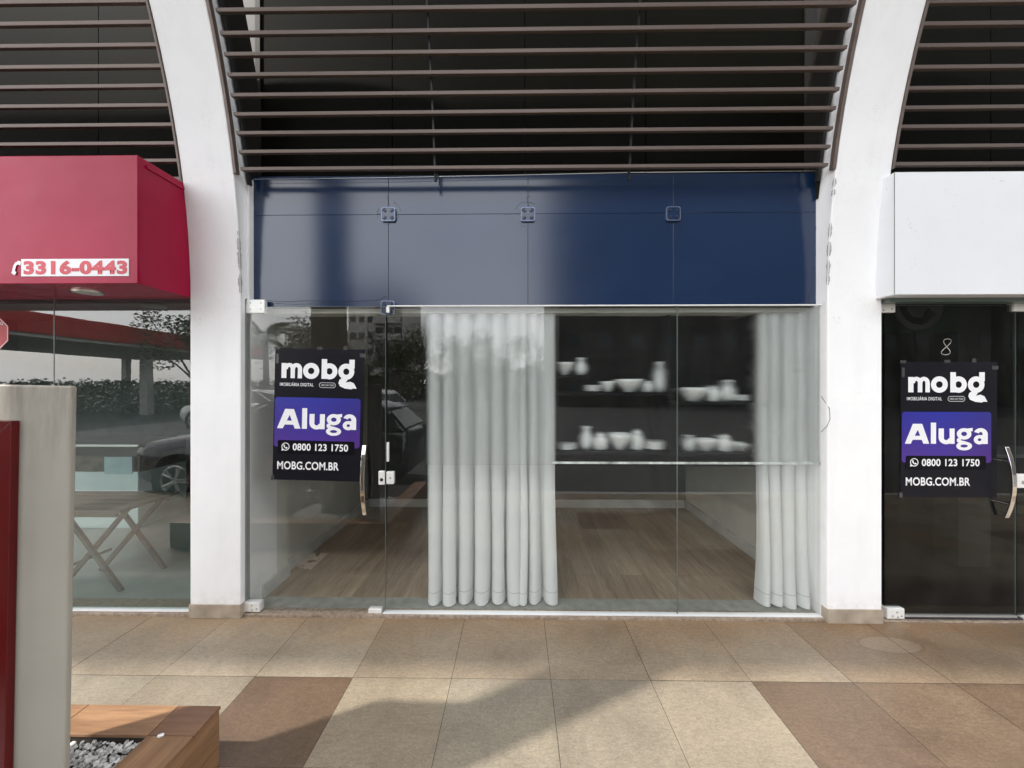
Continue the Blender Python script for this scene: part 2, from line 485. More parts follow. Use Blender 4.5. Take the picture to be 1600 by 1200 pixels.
# ------------------------------------------------------------------ louvre screens
TH1, DTH = 0.1617, 0.02004
def louvre(xa, xb, label, hangers, flanges, th0, nsl, cladding=()):
    t = thing('louver_screen', label, 'louver screen', ((xa + xb) / 2, 2.6, 3.0))
    inv = Matrix.Translation(-t.location)
    slat0 = None
    base = None
    for i in range(nsl):
        th = th0 + DTH * i
        y, z = arc(RC + 0.035, th)
        if base is None:
            m = MB()
            L0 = (xb - xa) / 2 - 0.012
            m.box(-L0, L0, -0.018, 0.018, -0.0105, 0.0105)
            slat0 = m.build('slat', M['brown'], t, bevel=0.002)
            base = slat0; o = slat0
        else:
            o = base.copy(); COL.objects.link(o); o.parent = t
        sag = random.uniform(-0.0025, 0.0025)
        o.matrix_local = inv @ Matrix.Translation(((xa + xb) / 2, y, z + sag)) @ Matrix.Rotation(th, 4, 'X') @ Matrix.Rotation(random.uniform(-.0012, .0012), 4, 'Y')
    thE = th0 + DTH * (nsl - .5)
    for hx, rr, ww in hangers:
        rs = []
        for i in range(31):
            th = th0 - 0.012 + (thE - th0 + 0.012) * i / 30
            a, b = arc(RC + rr, th), arc(RC + rr + 0.028, th)
            rs.append([inv @ Vector(p) for p in ((hx - ww, *a), (hx + ww, *a), (hx + ww, *b), (hx - ww, *b))])
        MB().rings(rs).build('hanger_bar', M['black'], t)
    for cx0, cx1 in cladding:
        rs = []
        for i in range(31):
            th = 0.13 + (thE - .13) * i / 30
            a, b = arc(RC + .122, th), arc(RC + .395, th)
            rs.append([inv @ Vector(p) for p in ((cx0, *a), (cx1, *a), (cx1, *b), (cx0, *b))])
        MB().rings(rs).build('side_cladding', M['upperside'], t)
    for fx0, fx1 in flanges:
        rs = []
        for i in range(31):
            th = th0 - 0.006 + (thE - th0 + 0.006) * i / 30
            a, b = arc(RC - 0.006, th), arc(RC + 0.030, th)
            rs.append([inv @ Vector(p) for p in ((fx0, *a), (fx1, *a), (fx1, *b), (fx0, *b))])
        MB().rings(rs).build('edge_trim', M['brown'], t, bevel=0.002)
    return t
NS = 46
louvre(CL1 + .026, CR0 - .026, 'brown louver screen above the blue fascia', [(CL1 + .02, .11, .010), (X(675, 2.5), .056, .006), (X(990, 2.5), .056, .006), (CR0 - .02, .11, .010)],
       [(CL1 + .002, CL1 + .022), (CR0 - .022, CR0 - .002)], TH1, NS, [(CL1 + .002, CL1 + .006), (CR0 - .006, CR0 - .002)])
louvre(-5.6, CL0 - .018, 'brown louver screen above the red sign box', [(-3.6, .056, .006)], [(CL0 - .016, CL0 - .002)], TH1 - 0.010, NS)
louvre(CR1 + .018, 5.8, 'brown louver screen above the white sign box', [(3.9, .056, .006)], [(CR1 + .002, CR1 + .016)], TH1 - 0.0, NS)

# solid vaulted roof carried on the ribs, above the screens
rs = []
for i in range(31):
    th = 0.62 + (1.28 - 0.62) * i / 30
    a, b = arc(RC + 0.405, th), arc(RC + 0.46, th)
    rs.append([(-11, *a), (9, *a), (9, *b), (-11, *b)])
tag(MB().rings(rs).build('vault_roof', M['roof']), 'dark curved roof over the louver screens, carried by both white columns', 'roof')
# dark upper wall behind the screens
def upper_wall(xa, xb, label, joints, side):
    t = thing('upper_wall', label, 'wall', ((xa + xb) / 2, 2.80, 3.05))
    inv = Matrix.Translation(-t.location)
    js = [xa] + joints + [xb]
    for i in range(len(js) - 1):
        m = M['upperside'] if (side and (i == 0 or i == len(js) - 2)) else M['upper']
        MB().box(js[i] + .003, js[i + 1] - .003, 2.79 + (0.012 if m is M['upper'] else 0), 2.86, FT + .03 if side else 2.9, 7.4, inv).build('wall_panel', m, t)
    MB().box(xa - (.30 if side else 0), xb + (.30 if side else 0), 2.862, 2.90, 2.6, 7.4, inv).build('backing_wall', M['black'], t)
upper_wall(CL1, CR0, 'dark panelled upper wall between the two white columns', [X(399, 2.79), X(612, 2.79), X(820, 2.79), X(1010, 2.79), X(1276, 2.79)], True)
upper_wall(-5.6, CL0, 'dark panelled upper wall above the red sign box', [-4.3, -3.1], False)
upper_wall(CR1, 5.8, 'dark panelled upper wall above the white sign box', [3.4, 4.6], False)
# concrete roof slab behind it all
MB().box(-6, 6, 2.905, 6.2, 2.62, 2.9).build('roof_slab', M['dark_room'])
tag(bpy.data.objects['roof_slab'], 'dark concrete slab over the shops behind the blue fascia', 'slab')

# ------------------------------------------------------------------ blue fascia
def blue_mat():
    n = N('blue_backed_glass')
    f = noise_tex(n, 1.3, 5, 0.6)
    n.link(ramp(n, f, [(0.3, (0.0062, 0.0200, 0.060)), (0.7, (0.0080, 0.025, 0.073))]), n.b.inputs['Base Color'])
    n.b.inputs['IOR'].default_value = 1.62
    n.link(ramp(n, noise_tex(n, 3, 6, 0.65), [(0.3, (0.15,) * 3), (0.7, (0.19,) * 3)]), n.b.inputs['Roughness'])
    bump(n, noise_tex(n, 1.5, 2, 0.5), 0.05, 0.02)
    return n.m
M['blue'] = blue_mat()
M['clamprim'] = mat('clamp_rim_metal', (0.16, 0.20, 0.30), .35, .6)
M['clampdark'] = mat('clamp_recess', (0.02, 0.03, 0.07), .3)
FY = 2.70
def fascia():
    t = thing('blue_fascia', 'blue glass fascia panel above the middle shopfront', 'fascia', (0, FY, GT))
    inv = Matrix.Translation(-t.location)
    xs = [X(396, FY), X(607, FY), X(825, FY), X(1052, FY), X(1279, FY)]
    zs = [GT + .004, Z(820, 334, FY), FT]
    for i in range(4):
        for j in range(2):
            cx, cz = (xs[i] + xs[i + 1]) / 2, (zs[j] + zs[j + 1]) / 2
            hw, hh = (xs[i + 1] - xs[i]) / 2 - .0009, (zs[j + 1] - zs[j]) / 2 - .0009
            Mx = inv @ Matrix.Translation((cx, FY, cz)) @ Matrix.Rotation(random.uniform(-.003, .003), 4, 'Z') @ Matrix.Rotation(random.uniform(-.002, .002), 4, 'X')
            MB().box(-hw, hw, 0, 0.010, -hh, hh, Mx).build('glass_panel', M['blue'], t, bevel=0.0012)
    MB().box(xs[0] + .01, xs[-1] - .01, FY + .02, FY + .06, zs[0], FT - .01, inv).build('backing_board', M['black'], t)
    s = 0.049
    for (px, py) in ((607, 335), (825, 335), (1052, 334), (606, 481)):
        c = at(px, py, FY - .012)
        o = thing('clamp', None, None, (0, 0, 0)); del_keys = [k for k in ('label', 'category') if k in o]
        o.parent = t; o.location = inv @ c
        def rsq(h, y, r=0.014):
            pts = []
            for q, (sx, sz) in enumerate(((1, 1), (-1, 1), (-1, -1), (1, -1))):
                for a in range(5):
                    an = math.pi / 2 * q + math.pi / 2 * a / 4
                    pts.append((sx * (h - r) + r * math.cos(an), y, sz * (h - r) + r * math.sin(an)))
            return pts
        MB().rings([rsq(s - .006, .008), rsq(s - .006, -.004)]).build('clamp_plate', M['blue'], o)
        MB().rings([rsq(s, .008), rsq(s, -.006), rsq(s - .005, -.006), rsq(s - .005, -.003)], caps=False).build('clamp_rim', M['clamprim'], o)
        for sx in (-1, 1):
            for sz in (-1, 1):
                sc = MB()
                sc.disc((sx * .023, -.004, sz * .023), (0, -1, 0), .011, .006, 12, .008)
                sc.box(-.004, .004, -.008, -.004, -.013, .013, Matrix.Translation((sx * .034, 0, sz * .034)) @ Matrix.Rotation(R(-45) * sx * sz, 4, 'Y'))
                sc.build('screw', M['clampdark'], o)
    cr_ = random.Random(4)
    def crease(pts, r=.0011):
        MB().tube([inv @ at(px, py, FY - .0012) for px, py in pts], r, 5).build('film_crease', M['blue'], t, smooth=True)
    for cx_, cy_ in ((607, 335), (825, 335)):
        for k in range(4):
            a0 = cr_.uniform(-.4, .5) + k * 1.57; rr = cr_.uniform(15, 22)
            crease([(cx_ + rr * math.cos(a0 + q * .18), cy_ + rr * math.sin(a0 + q * .18)) for q in range(6)], .0009)
        crease([(cx_ + cr_.uniform(-3, 3), cy_ - 14 - 3 * q) for q in range(6)], .0012)
        crease([(cx_ - 14 - 6 * q, cy_ - .5 + cr_.uniform(-1, 1)) for q in range(5)], .0011)
    crease([(412, 469), (440, 471.5), (480, 470), (520, 471), (560, 470.5), (590, 469), (604, 463)], .0012)
    crease([(430, 474), (460, 475.5), (500, 474.5), (545, 475)], .0010)
    crease([(1262, 470), (1271, 440), (1273, 380), (1276, 345)], .0010)
    crease([(1060, 333), (1120, 331), (1190, 332), (1272, 331)], .0010)
    # side channels and their dark end caps
    for px, sgn in ((391, 1), (1282.5, -1)):
        a = X(px, FY - .02)
        MB().box(a - .010, a + .010, FY - .045, FY + .03, GT + .02, FT - .03, inv).build('side_channel', M['white'], t, bevel=0.002)
        b = a - sgn * .016
        MB().box(b - .011, b + .011, FY - .052, FY - .01, GT + .015, GT + .055, inv).build('end_cap', M['black'], t, bevel=0.002)
fascia()
# thin cable strung along the top of the fascia
pA, pB, pC = at(396, 280, FY - .03), at(985, 269.5, FY - .03), at(1276, 267, FY - .03)
cb = thing('cable', 'thin pale cable strung along the top edge of the blue fascia', 'cable', pA)
ci = Matrix.Translation(-pA)
MB().tube([ci @ p for p in (pA, pA.lerp(pB, .33) + Vector((0, 0, -.006)), pA.lerp(pB, .66) + Vector((0, 0, -.004)), pB, pB + Vector((.02, 0, .0)), pC)], .0016, 6).build('wire', M['alu'], cb)
hk = MB()
for px, py in ((684, 275), (984, 270)):
    p = ci @ at(px, py, FY - .03)
    hk.tube([p + Vector((0, .02, .012)), p + Vector((0, -.004, .008)), p + Vector((-.004, -.004, -.03))], .004, 6)
hk.build('hook', M['black'], cb)

# ------------------------------------------------------------------ middle shop room
def room():
    t = thing('shop_room', 'empty middle shop room with wooden floor behind the curtains', 'room', (0.1, 3.8, 0))
    inv = Matrix.Translation(-t.location)
    xl, xr, yb, zc = -1.94, 2.16, 4.95, 2.55
    MB().box(xl - .15, xr + .15, 2.84, yb + .1, -.05, 0.012, inv).build('wooden_floor', M['woodfloor'], t)
    MB().box(CL1 + .006, CR0 - .006, 2.702, 2.838, -.05, 0.017, inv).build('floor_strip', M['sill'], t)
    MB().box(xl - .12, xl, 2.78, yb + .05, 0.0, zc, inv).build('side_wall', M['plaster_in'], t)
    MB().box(xl + .001, xl + .05, 2.68, 3.14, 0.013, GT - .01, inv).build('pier', M['plaster_in'], t, bevel=.002)
    MB().box(xr, xr + .12, 2.78, yb + .05, 0.0, zc, inv).build('side_wall', M['plaster_in'], t)
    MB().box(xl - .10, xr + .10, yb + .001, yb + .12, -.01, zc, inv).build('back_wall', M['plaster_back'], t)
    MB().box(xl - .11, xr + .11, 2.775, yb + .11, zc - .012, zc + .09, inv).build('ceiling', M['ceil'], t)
    for (a, b, c, d) in ((xl + .001, xl + .016, 3.16, yb - .016), (xl + .051, xl + .066, 2.82, 3.155), (xr - .016, xr - .001, 2.82, yb - .016), (xl + .017, xr - .017, yb - .015, yb)):
        MB().box(a, b, c, d, 0.0125, 0.115, inv).build('baseboard', M['base_in'], t, bevel=.003)
    MB().box(-1.8, xr - .01, 2.76, 2.90, GT - .03, GT + .05, inv).build('curtain_rail', M['plaster_in'], t, bevel=.004)
room()
# left and right neighbours
def side_room(name, label, xl, xr, yb, wall, floor, ceil, extra=0):
    t = thing(name, label, 'room', ((xl + xr) / 2, 4, 0))
    inv = Matrix.Translation(-t.location)
    MB().box(xl, xr, 2.802, yb, -.05, 0.008, inv).build('floor', floor, t)
    MB().box(xl - .1, xl, 2.72, yb + .04, -.02, 2.58, inv).build('side_wall', wall, t)
    MB().box(xr, xr + .1, 2.72, yb + .04, -.02, 2.58, inv).build('side_wall', wall, t)
    MB().box(xl - .08, xr + .08, yb, yb + .1, -.03, 2.59, inv).build('back_wall', wall, t)
    MB().box(xl - .06, xr + .06, 2.71, yb + .06, 2.54, 2.61, inv).build('ceiling', ceil, t)
    return t
side_room('shop_room', 'left neighbouring shop room behind green reflecting glass', -7.4, CL0 + .03, 5.6, M['shop_wall'], M['pale_floor'], M['ceil'])
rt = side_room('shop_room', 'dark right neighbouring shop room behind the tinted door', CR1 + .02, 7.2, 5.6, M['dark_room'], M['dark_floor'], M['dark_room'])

# ------------------------------------------------------------------ glazing helpers
def patch(t, inv, x0, x1, z0, z1, y0=GY - .012, y1=GY + .022, screws=(), name='patch_fitting', m=None):
    o = MB().box(x0, x1, y0, y1, z0, z1, inv).build(name, m or M['fitting'], t, bevel=.005)
    if screws:
        for sx, sz in screws:
            s = MB()
            s.disc(inv @ Vector((x0 + (x1 - x0) * sx, y0 + .0005, z0 + (z1 - z0) * sz)), (0, -1, 0), .007, .003, 12, .005)
            s.build('screw', M['screw'], o)
    return o

def handle(t, inv, px, pz0, pz1, Y, bow, wide):
    """flat bowed pull bar on two standoffs"""
    z0, z1 = pz0, pz1
    rs = []
    for i in range(25):
        u = i / 24
        zz = z0 + (z1 - z0) * u
        d = bow * (1 - (2 * u - 1) ** 2) * 0.75 + 0.035
        rs.append([inv @ Vector(p) for p in ((px - wide, Y - d - .006, zz), (px + wide, Y - d - .006, zz), (px + wide, Y - d + .006, zz), (px - wide, Y - d + .006, zz))])
    h = MB().rings(rs).build('pull_handle', M['chrome'], t, bevel=.002)
    s = MB()
    for u in (0.2, 0.8):
        zz = z0 + (z1 - z0) * u
        s.tube([inv @ Vector((px, Y - .004, zz)), inv @ Vector((px, Y - .035 - bow * .48, zz))], .009, 10)
    s.build('standoff', M['chrome'], h)

# middle shop: hinged glass door
def door_mid():
    x0, x1 = X(386, GY), X(603, GY)
    zb, zt = Z(500, 960, GY), GT - .004
    t = thing('glass_door', 'clear glass door of the middle shop with a bowed steel handle', 'door', (x0, GY, 0.02))
    inv = Matrix.Translation(-t.location)
    MB().box(x0, x1, GY - .005, GY + .005, zb, zt, inv).build('door_pane', M['glass'], t)
    e = MB(); e.box(x1 - .003, x1 - .0005, GY - .0055, GY + .0055, zb, zt, inv); e.box(x0, x1, GY - .0055, GY + .0055, zt + .0003, zt + .003, inv)
    e.build('edge_seal', M['edge'], t)
    patch(t, inv, X(386, GY), X(415, GY), Z(400, 490, GY), Z(400, 468.5, GY), screws=((.25, .3), (.8, .3), (.25, .75), (.8, .75)))
    patch(t, inv, X(379, GY), X(410, GY), .022, Z(400, 938, GY), GY - .03, screws=((.2, .25), (.2, .7), (.62, .7), (.62, .25), (.85, .35)))
    lk = patch(t, inv, X(577, GY), X(597.5, GY), Z(590, 961, GY), Z(590, 949, GY), GY - .02, screws=((.2, .3), (.8, .3)), name='floor_lock')
    lk2 = patch(t, inv, X(592, GY), X(601.8, GY), Z(600, 757, GY), Z(600, 735.5, GY), screws=(), name='lock')
    MB().disc(inv @ Vector((X(597, GY), GY - .012, Z(597, 749, GY))), (0, -1, 0), .012, .006, 16, .009).build('keyhole', M['black'], lk2)
    handle(t, inv, X(573, GY), Z(573, 802, GY), Z(573, 694, GY), GY, .055, .013)
    return t
door_mid()

def window_mid():
    x0, xm, x1 = X(605.5, GY), X(1058, GY), X(1283, GY)
    zb, zt = Z(800, 958, GY), GT - .004
    t = thing('shop_window', 'large fixed glass shop window with a white bottom rail beneath the blue fascia', 'window', ((x0 + x1) / 2, GY, .02))
    inv = Matrix.Translation(-t.location)
    for a, b in ((x0, xm - .001), (xm + .001, x1)):
        MB().box(a, b, GY - .005, GY + .005, zb, zt, inv).build('pane', M['glass'], t)
    MB().box(xm - .0022, xm + .0022, GY - .0056, GY + .0056, zb, zt, inv).build('joint_seal', M['edge'], t)
    MB().box(X(600, GY), x1 + .01, GY - .03, GY + .02, .019, zb + .004, inv).build('bottom_rail', M['white'], t, bevel=.003)
    MB().box(x0, x1, GY - .012, GY + .012, zt + .0005, zt + .009, inv).build('top_rail', M['white'], t, bevel=.002)
    MB().box(x1 + .001, CR0 - .001, GY - .045, GY + .03, .02, GT + .012, inv).build('side_frame', M['white'], t, bevel=.003)
    kp = patch(t, inv, X(604.3, GY), X(616, GY), Z(620, 756, GY), Z(620, 736.5, GY), screws=((.55, .5),), name='strike_plate')
    MB().box(X(604.4, GY), X(608, GY), GY - .008, GY + .01, Z(610, 721, GY), Z(610, 691, GY), inv).build('reflection_plate', M['fitting'], t, bevel=.002)  # added plate standing in for a bright reflection at the pane edge
    MB().box(X(604.4, GY), X(609, GY), GY - .014, GY + .014, Z(606, 489, GY), Z(606, 480, GY), inv).build('top_clip', M['white'], t, bevel=.002)
    # added film that smears the view, imitating blurred reflections in the upper glass
    FYm = GY + .012
    MB().box(x0 + .004, x1 - .004, FYm, FYm + .003, Z(800, 726, FYm), zt - .01, inv).build('smear_film', M['film'], t)
    # pale strip that paints a reflected bright line onto the glass
    MB().box(X(864, GY), X(1281, GY), GY - .0066, GY - .0054, Z(900, 724.5, GY), Z(900, 721, GY), inv).build('reflected_line_strip', M['strip'], t)
    return t
def film_mat():
    n = N('added_smear_film')
    rf = n.new('ShaderNodeBsdfRefraction'); rf.inputs['IOR'].default_value = 1.30; rf.inputs['Roughness'].default_value = 0.10
    rf.inputs['Color'].default_value = (0.985, 0.99, 0.99, 1)
    g = n.new('ShaderNodeNewGeometry')
    # fine upright ribbing smears what lies behind sideways; slow waves bend it
    wn = n.new('ShaderNodeTexWhiteNoise'); wn.noise_dimensions = '3D'; n.link(g.outputs['Position'], wn.inputs['Vector'])
    mr = n.new('ShaderNodeMapRange'); mr.inputs[3].default_value = -FILM_K; mr.inputs[4].default_value = FILM_K; n.link(wn.outputs['Value'], mr.inputs[0])
    cx = n.new('ShaderNodeCombineXYZ'); n.link(mr.outputs[0], cx.inputs['X'])
    mp = n.new('ShaderNodeMapping'); mp.inputs['Scale'].default_value = (0.6, 1, 1.5); n.link(g.outputs['Position'], mp.inputs['Vector'])
    nz = n.new('ShaderNodeTexNoise'); nz.inputs['Scale'].default_value = 9; nz.inputs['Detail'].default_value = 1.5; n.link(mp.outputs[0], nz.inputs['Vector'])
    sb = n.new('ShaderNodeVectorMath'); sb.operation = 'SUBTRACT'; sb.inputs[1].default_value = (.5, .5, .5); n.link(nz.outputs['Color'], sb.inputs[0])
    ml = n.new('ShaderNodeVectorMath'); ml.operation = 'MULTIPLY'; ml.inputs[1].default_value = (FILM_W, 0, FILM_W); n.link(sb.outputs[0], ml.inputs[0])
    a1 = n.new('ShaderNodeVectorMath'); a1.operation = 'ADD'; n.link(g.outputs['Normal'], a1.inputs[0]); n.link(cx.outputs[0], a1.inputs[1])
    a2 = n.new('ShaderNodeVectorMath'); a2.operation = 'ADD'; n.link(a1.outputs[0], a2.inputs[0]); n.link(ml.outputs[0], a2.inputs[1])
    nn_ = n.new('ShaderNodeVectorMath'); nn_.operation = 'NORMALIZE'; n.link(a2.outputs[0], nn_.inputs[0])
    n.link(nn_.outputs[0], rf.inputs['Normal'])
    n.link(rf.outputs[0], n.out.inputs['Surface'])
    n.t.nodes.remove(n.b)
    return n.m
FILM_K, FILM_W = 0.26, 1.45
M['film'] = film_mat()
M['strip'] = mat('pale_reflected_line', (0.40, 0.44, 0.42), 0.5, var=0.5, scale=14)
window_mid()
MB().box(CL1 + .001, X(385.5, GY), GY - .02, GY + .03, .02, GT + .05).build('door_jamb', mat('grey_jamb', (0.30, 0.31, 0.30), .4))
tag(bpy.data.objects['door_jamb'], 'narrow grey jamb strip between left white column and clear glass door', 'door jamb')

# ------------------------------------------------------------------ lettering
def text_mesh(name, body, x0, x1, zlo, zhi, y, m, parent, bold=0.02, spacing=1.0, fit='bbox'):
    """lettering fitted to the box x0..x1, zlo..zhi in the parent's own plane"""
    cu = bpy.data.curves.new(name, 'FONT')
    cu.body = body; cu.size = 1.0; cu.offset = bold; cu.space_character = spacing; cu.resolution_u = 6
    o = bpy.data.objects.new(name, cu); COL.objects.link(o)
    bpy.context.view_layer.update()
    me = bpy.data.meshes.new_from_object(o.evaluated_get(bpy.context.evaluated_depsgraph_get()))
    bpy.data.objects.remove(o)
    xs = [v.co.x for v in me.vertices]; ys = [v.co.y for v in me.vertices]
    sx = (x1 - x0) / (max(xs) - min(xs)); sy = (zhi - zlo) / (max(ys) - min(ys)); mx_, my_ = min(xs), min(ys)
    for v in me.vertices:
        v.co = Vector((x0 + (v.co.x - mx_) * sx, y, zlo + (v.co.y - my_) * sy))
    me.materials.clear(); me.materials.append(m); me.name = name
    ob = bpy.data.objects.new(name, me); COL.objects.link(ob); ob.parent = parent
    return ob

class Flat:
    """flat printed shapes in the XZ plane, each layer a hair in front of the last"""
    def __init__(self, y, step=0.00012): self.mb = MB(); self.y = y; self.s = step
    def poly(self, pts):
        self.mb.poly([(x, self.y, z) for x, z in pts]); self.y -= self.s; return self
    def rect(self, x0, x1, z0, z1): return self.poly([(x0, z0), (x1, z0), (x1, z1), (x0, z1)])
    def ring(self, cx, cz, rx, rz, ix, iz, a0=0, a1=360, k=40):
        for i in range(k):
            p, q = R(a0 + (a1 - a0) * i / k), R(a0 + (a1 - a0) * (i + 1) / k)
            self.mb.poly([(cx + rx * math.cos(p), self.y, cz + rz * math.sin(p)), (cx + rx * math.cos(q), self.y, cz + rz * math.sin(q)),
                          (cx + ix * math.cos(q), self.y, cz + iz * math.sin(q)), (cx + ix * math.cos(p), self.y, cz + iz * math.sin(p))])
        self.y -= self.s; return self
    def rrect(self, x0, x1, z0, z1, r, hole=None):
        def pts(a0, a1, b0, b1, rr):
            out = []
            for q, (cx, cz) in enumerate(((a1 - rr, b1 - rr), (a0 + rr, b1 - rr), (a0 + rr, b0 + rr), (a1 - rr, b0 + rr))):
                for a in range(7):
                    an = math.pi / 2 * q + math.pi / 2 * a / 6
                    out.append((cx + rr * math.cos(an), cz + rr * math.sin(an)))
            return out
        o = pts(x0, x1, z0, z1, r)
        if hole is None: return self.poly(o)
        i_ = pts(x0 + hole, x1 - hole, z0 + hole, z1 - hole, max(r - hole, hole))
        for k in range(len(o)):
            q = (k + 1) % len(o)
            self.mb.poly([(*(o[k][:1]), self.y, o[k][1]), (o[q][0], self.y, o[q][1]), (i_[q][0], self.y, i_[q][1]), (i_[k][0], self.y, i_[k][1])])
        self.y -= self.s; return self
    def stroke(self, pts, wd):
        for a, b in zip(pts[:-1], pts[1:]):
            d = Vector((b[0] - a[0], b[1] - a[1])); nrm = Vector((-d.y, d.x)).normalized() * wd / 2; d = d.normalized() * wd * .25
            self.mb.poly([(a[0] - d.x + nrm.x, self.y, a[1] - d.y + nrm.y), (b[0] + d.x + nrm.x, self.y, b[1] + d.y + nrm.y),
                          (b[0] + d.x - nrm.x, self.y, b[1] + d.y - nrm.y), (a[0] - d.x - nrm.x, self.y, a[1] - d.y - nrm.y)])
            self.y -= self.s * .1
        self.y -= self.s; return self
    def build(self, name, m, parent): return self.mb.build(name, m, parent)

def purple_mat():
    n = N('poster_purple_print')
    tcn = n.new('ShaderNodeTexCoord'); sp = n.new('ShaderNodeSeparateXYZ'); n.link(tcn.outputs['Generated'], sp.inputs[0])
    c = ramp(n, sp.outputs['Z'], [(0.0, s2l((78, 46, 136))), (0.5, s2l((56, 40, 134))), (1.0, s2l((40, 42, 142)))])
    c2 = ramp(n, sp.outputs['X'], [(0.0, (1.0, 1.0, 1.0)), (0.45, (0.9, 1.05, 1.12)), (1.0, (0.95, 0.8, 0.78))])
    n.link(mixc(n, 1.0, c, c2, 'MULTIPLY'), n.b.inputs['Base Color'])
    n.b.inputs['Roughness'].default_value = 0.35
    return n.m
M['ink'] = dull(mat('poster_black_print', (0.010, 0.010, 0.014), 0.28, var=0.1, bmp=0.12, bscale=5), .16)
M['ink2'] = dull(mat('poster_black_band', (0.007, 0.007, 0.010), 0.3), .1)
M['paper'] = mat('poster_white_print', (0.80, 0.80, 0.82), 0.4, var=0.02)
M['purple'] = purple_mat()
M['tape'] = mat('clear_tape', (0.06, 0.06, 0.06), 0.12)
PS = 0.00443   # metres per photo pixel on the poster
def poster(name, label, cx, cz, rot, Y, wpx=142, hpx=207):
    t = thing(name, label, 'poster', (cx, Y, cz))
    t.rotation_euler = (0, rot, 0)
    hw, hh = wpx * PS / 2, hpx * PS / 2
    u = lambda x: -hw + x * PS
    v = lambda y: hh - y * PS
    # sheet, very slightly wavy
    bm = MB(); nx, nz_ = 12, 16
    g = [[(u(wpx * i / nx), -0.0015 - 0.0011 * noise.noise((i * .4, j * .35, 3.1)), v(hpx * j / nz_)) for j in range(nz_ + 1)] for i in range(nx + 1)]
    for i in range(nx):
        for j in range(nz_):
            bm.poly([g[i][j], g[i + 1][j], g[i + 1][j + 1], g[i][j + 1]])
    bmesh.ops.remove_doubles(bm.bm, verts=bm.bm.verts, dist=1e-5)
    bm.build('sheet', M['ink'], t, smooth=True)
    Flat(-.0032).rrect(u(1.5), u(137), v(155), v(77), 4.5 * PS).build('colour_panel', M['purple'], t)
    Flat(-.0040).rrect(u(7.5), u(129), v(165.5), v(144.5), 2.5 * PS).build('number_band', M['ink2'], t)
    f = Flat(-.0042)
    # the wordmark: heavy geometric lower-case letters
    b = 47.0; xh = 24.0
    P = lambda x, y: (u(x), v(y))
    f.rect(u(11), u(19), v(b), v(23.5))
    for cx_ in (23.3, 34.7):
        f.ring(u(cx_), v(b - 14.2), 9.0 * PS, 9.6 * PS, 2.2 * PS, 3.4 * PS, 0, 180, 24)
        f.rect(u(cx_ + 2.2), u(cx_ + 9.0 if cx_ > 30 else cx_ + 9.0), v(b), v(b - 14.2))
    f.rect(u(21.1), u(16), v(b - 14), v(b - 18))
    f.ring(u(58), v(b - 12), 12.8 * PS, 12.6 * PS, 5.0 * PS, 5.0 * PS)
    f.rect(u(74.5), u(83), v(b), v(16))
    f.ring(u(87), v(b - 12), 12.5 * PS, 12.6 * PS, 4.8 * PS, 5.0 * PS)
    f.ring(u(113.5), v(b - 12), 12.6 * PS, 12.6 * PS, 4.8 * PS, 5.0 * PS)
    f.rect(u(118), u(126.5), v(24.5), v(16))
    f.rect(u(119.5), u(126.5), v(30), v(23))
    f.poly([P(107, 45), P(116, 48), P(113, 52), P(120, 50.5), P(126, 53), P(130.5, 61.5), P(125, 61), P(122, 62.5), P(112, 61.5), P(104, 58), P(101.5, 53), P(103, 48)])
    f.build('wordmark', M['paper'], t)
    text_mesh('tagline', 'IMOBILIÁRIA DIGITAL', u(9), u(62), v(59.4), v(52.9), -.0042, M['paper'], t, 0.012, 1.1)
    Flat(-.0042).rrect(u(71), u(97), v(61), v(52.8), 3.9 * PS, .55 * PS).build('pill_outline', M['paper'], t)
    text_mesh('pill_text', 'CRECI DO TODO', u(74), u(94.5), v(58.3), v(55.6), -.0042, M['paper'], t, 0.0, 1.1)
    hl = Flat(-.0042)
    B_ = 126.0
    hl.poly([P(6, B_), P(15, B_), P(26.5, 103), P(26.5, 95.4), P(18.2, 95.4)])
    hl.poly([P(26, 95.4), P(32.2, 95.4), P(43, B_), P(34, B_), P(25, 103)])
    hl.poly([P(15.5, 120), P(35.5, 120), P(33.6, 113.8), P(17.4, 113.8)])
    hl.rect(u(45.3), u(53.2), v(B_), v(93.6))
    hl.rect(u(57), u(65), v(116.5), v(102.4)); hl.rect(u(73.5), u(81.3), v(B_), v(102.4))
    hl.ring(u(68.4), v(116.4), 11.4 * PS, 10.2 * PS, 3.6 * PS, 3.9 * PS, 180, 345, 24)
    hl.ring(u(95.5), v(110.6), 11.0 * PS, 8.8 * PS, 4.4 * PS, 3.3 * PS)
    hl.poly([P(100, 107), P(99.5, 102.6), P(108.4, 101.4), P(108.4, 106.4), P(104, 107)])
    hl.ring(u(95.5), v(129.2), 12.0 * PS, 6.7 * PS, 5.6 * PS, 2.3 * PS)
    hl.poly([P(86.5, 116.6), P(91, 118.8), P(90.4, 120.4), P(99, 122.6), P(101.5, 124.4), P(88, 125.2), P(84.4, 122.2), P(84.4, 119)])
    hl.ring(u(120.4), v(111.2), 10.6 * PS, 9.6 * PS, 2.9 * PS, 3.7 * PS, 0, 158, 24)
    hl.rect(u(123.3), u(131), v(B_), v(111.2))
    hl.ring(u(118.6), v(119.4), 8.8 * PS, 7.2 * PS, 2.6 * PS, 2.2 * PS)
    hl.rect(u(119), u(124), v(116.6), v(112.3))
    hl.build('headline', M['paper'], t)
    # round handset icon
    ic = Flat(-.0050)
    cxi, czi = 20.2, 154.6
    ic.ring(u(cxi), v(czi), 6.3 * PS, 6.3 * PS, 5.1 * PS, 5.1 * PS)
    ic.poly([P(cxi - 6.4, czi + 6.6), P(cxi - 5.6, czi + 2.6), P(cxi - 2.6, czi + 5.6)])
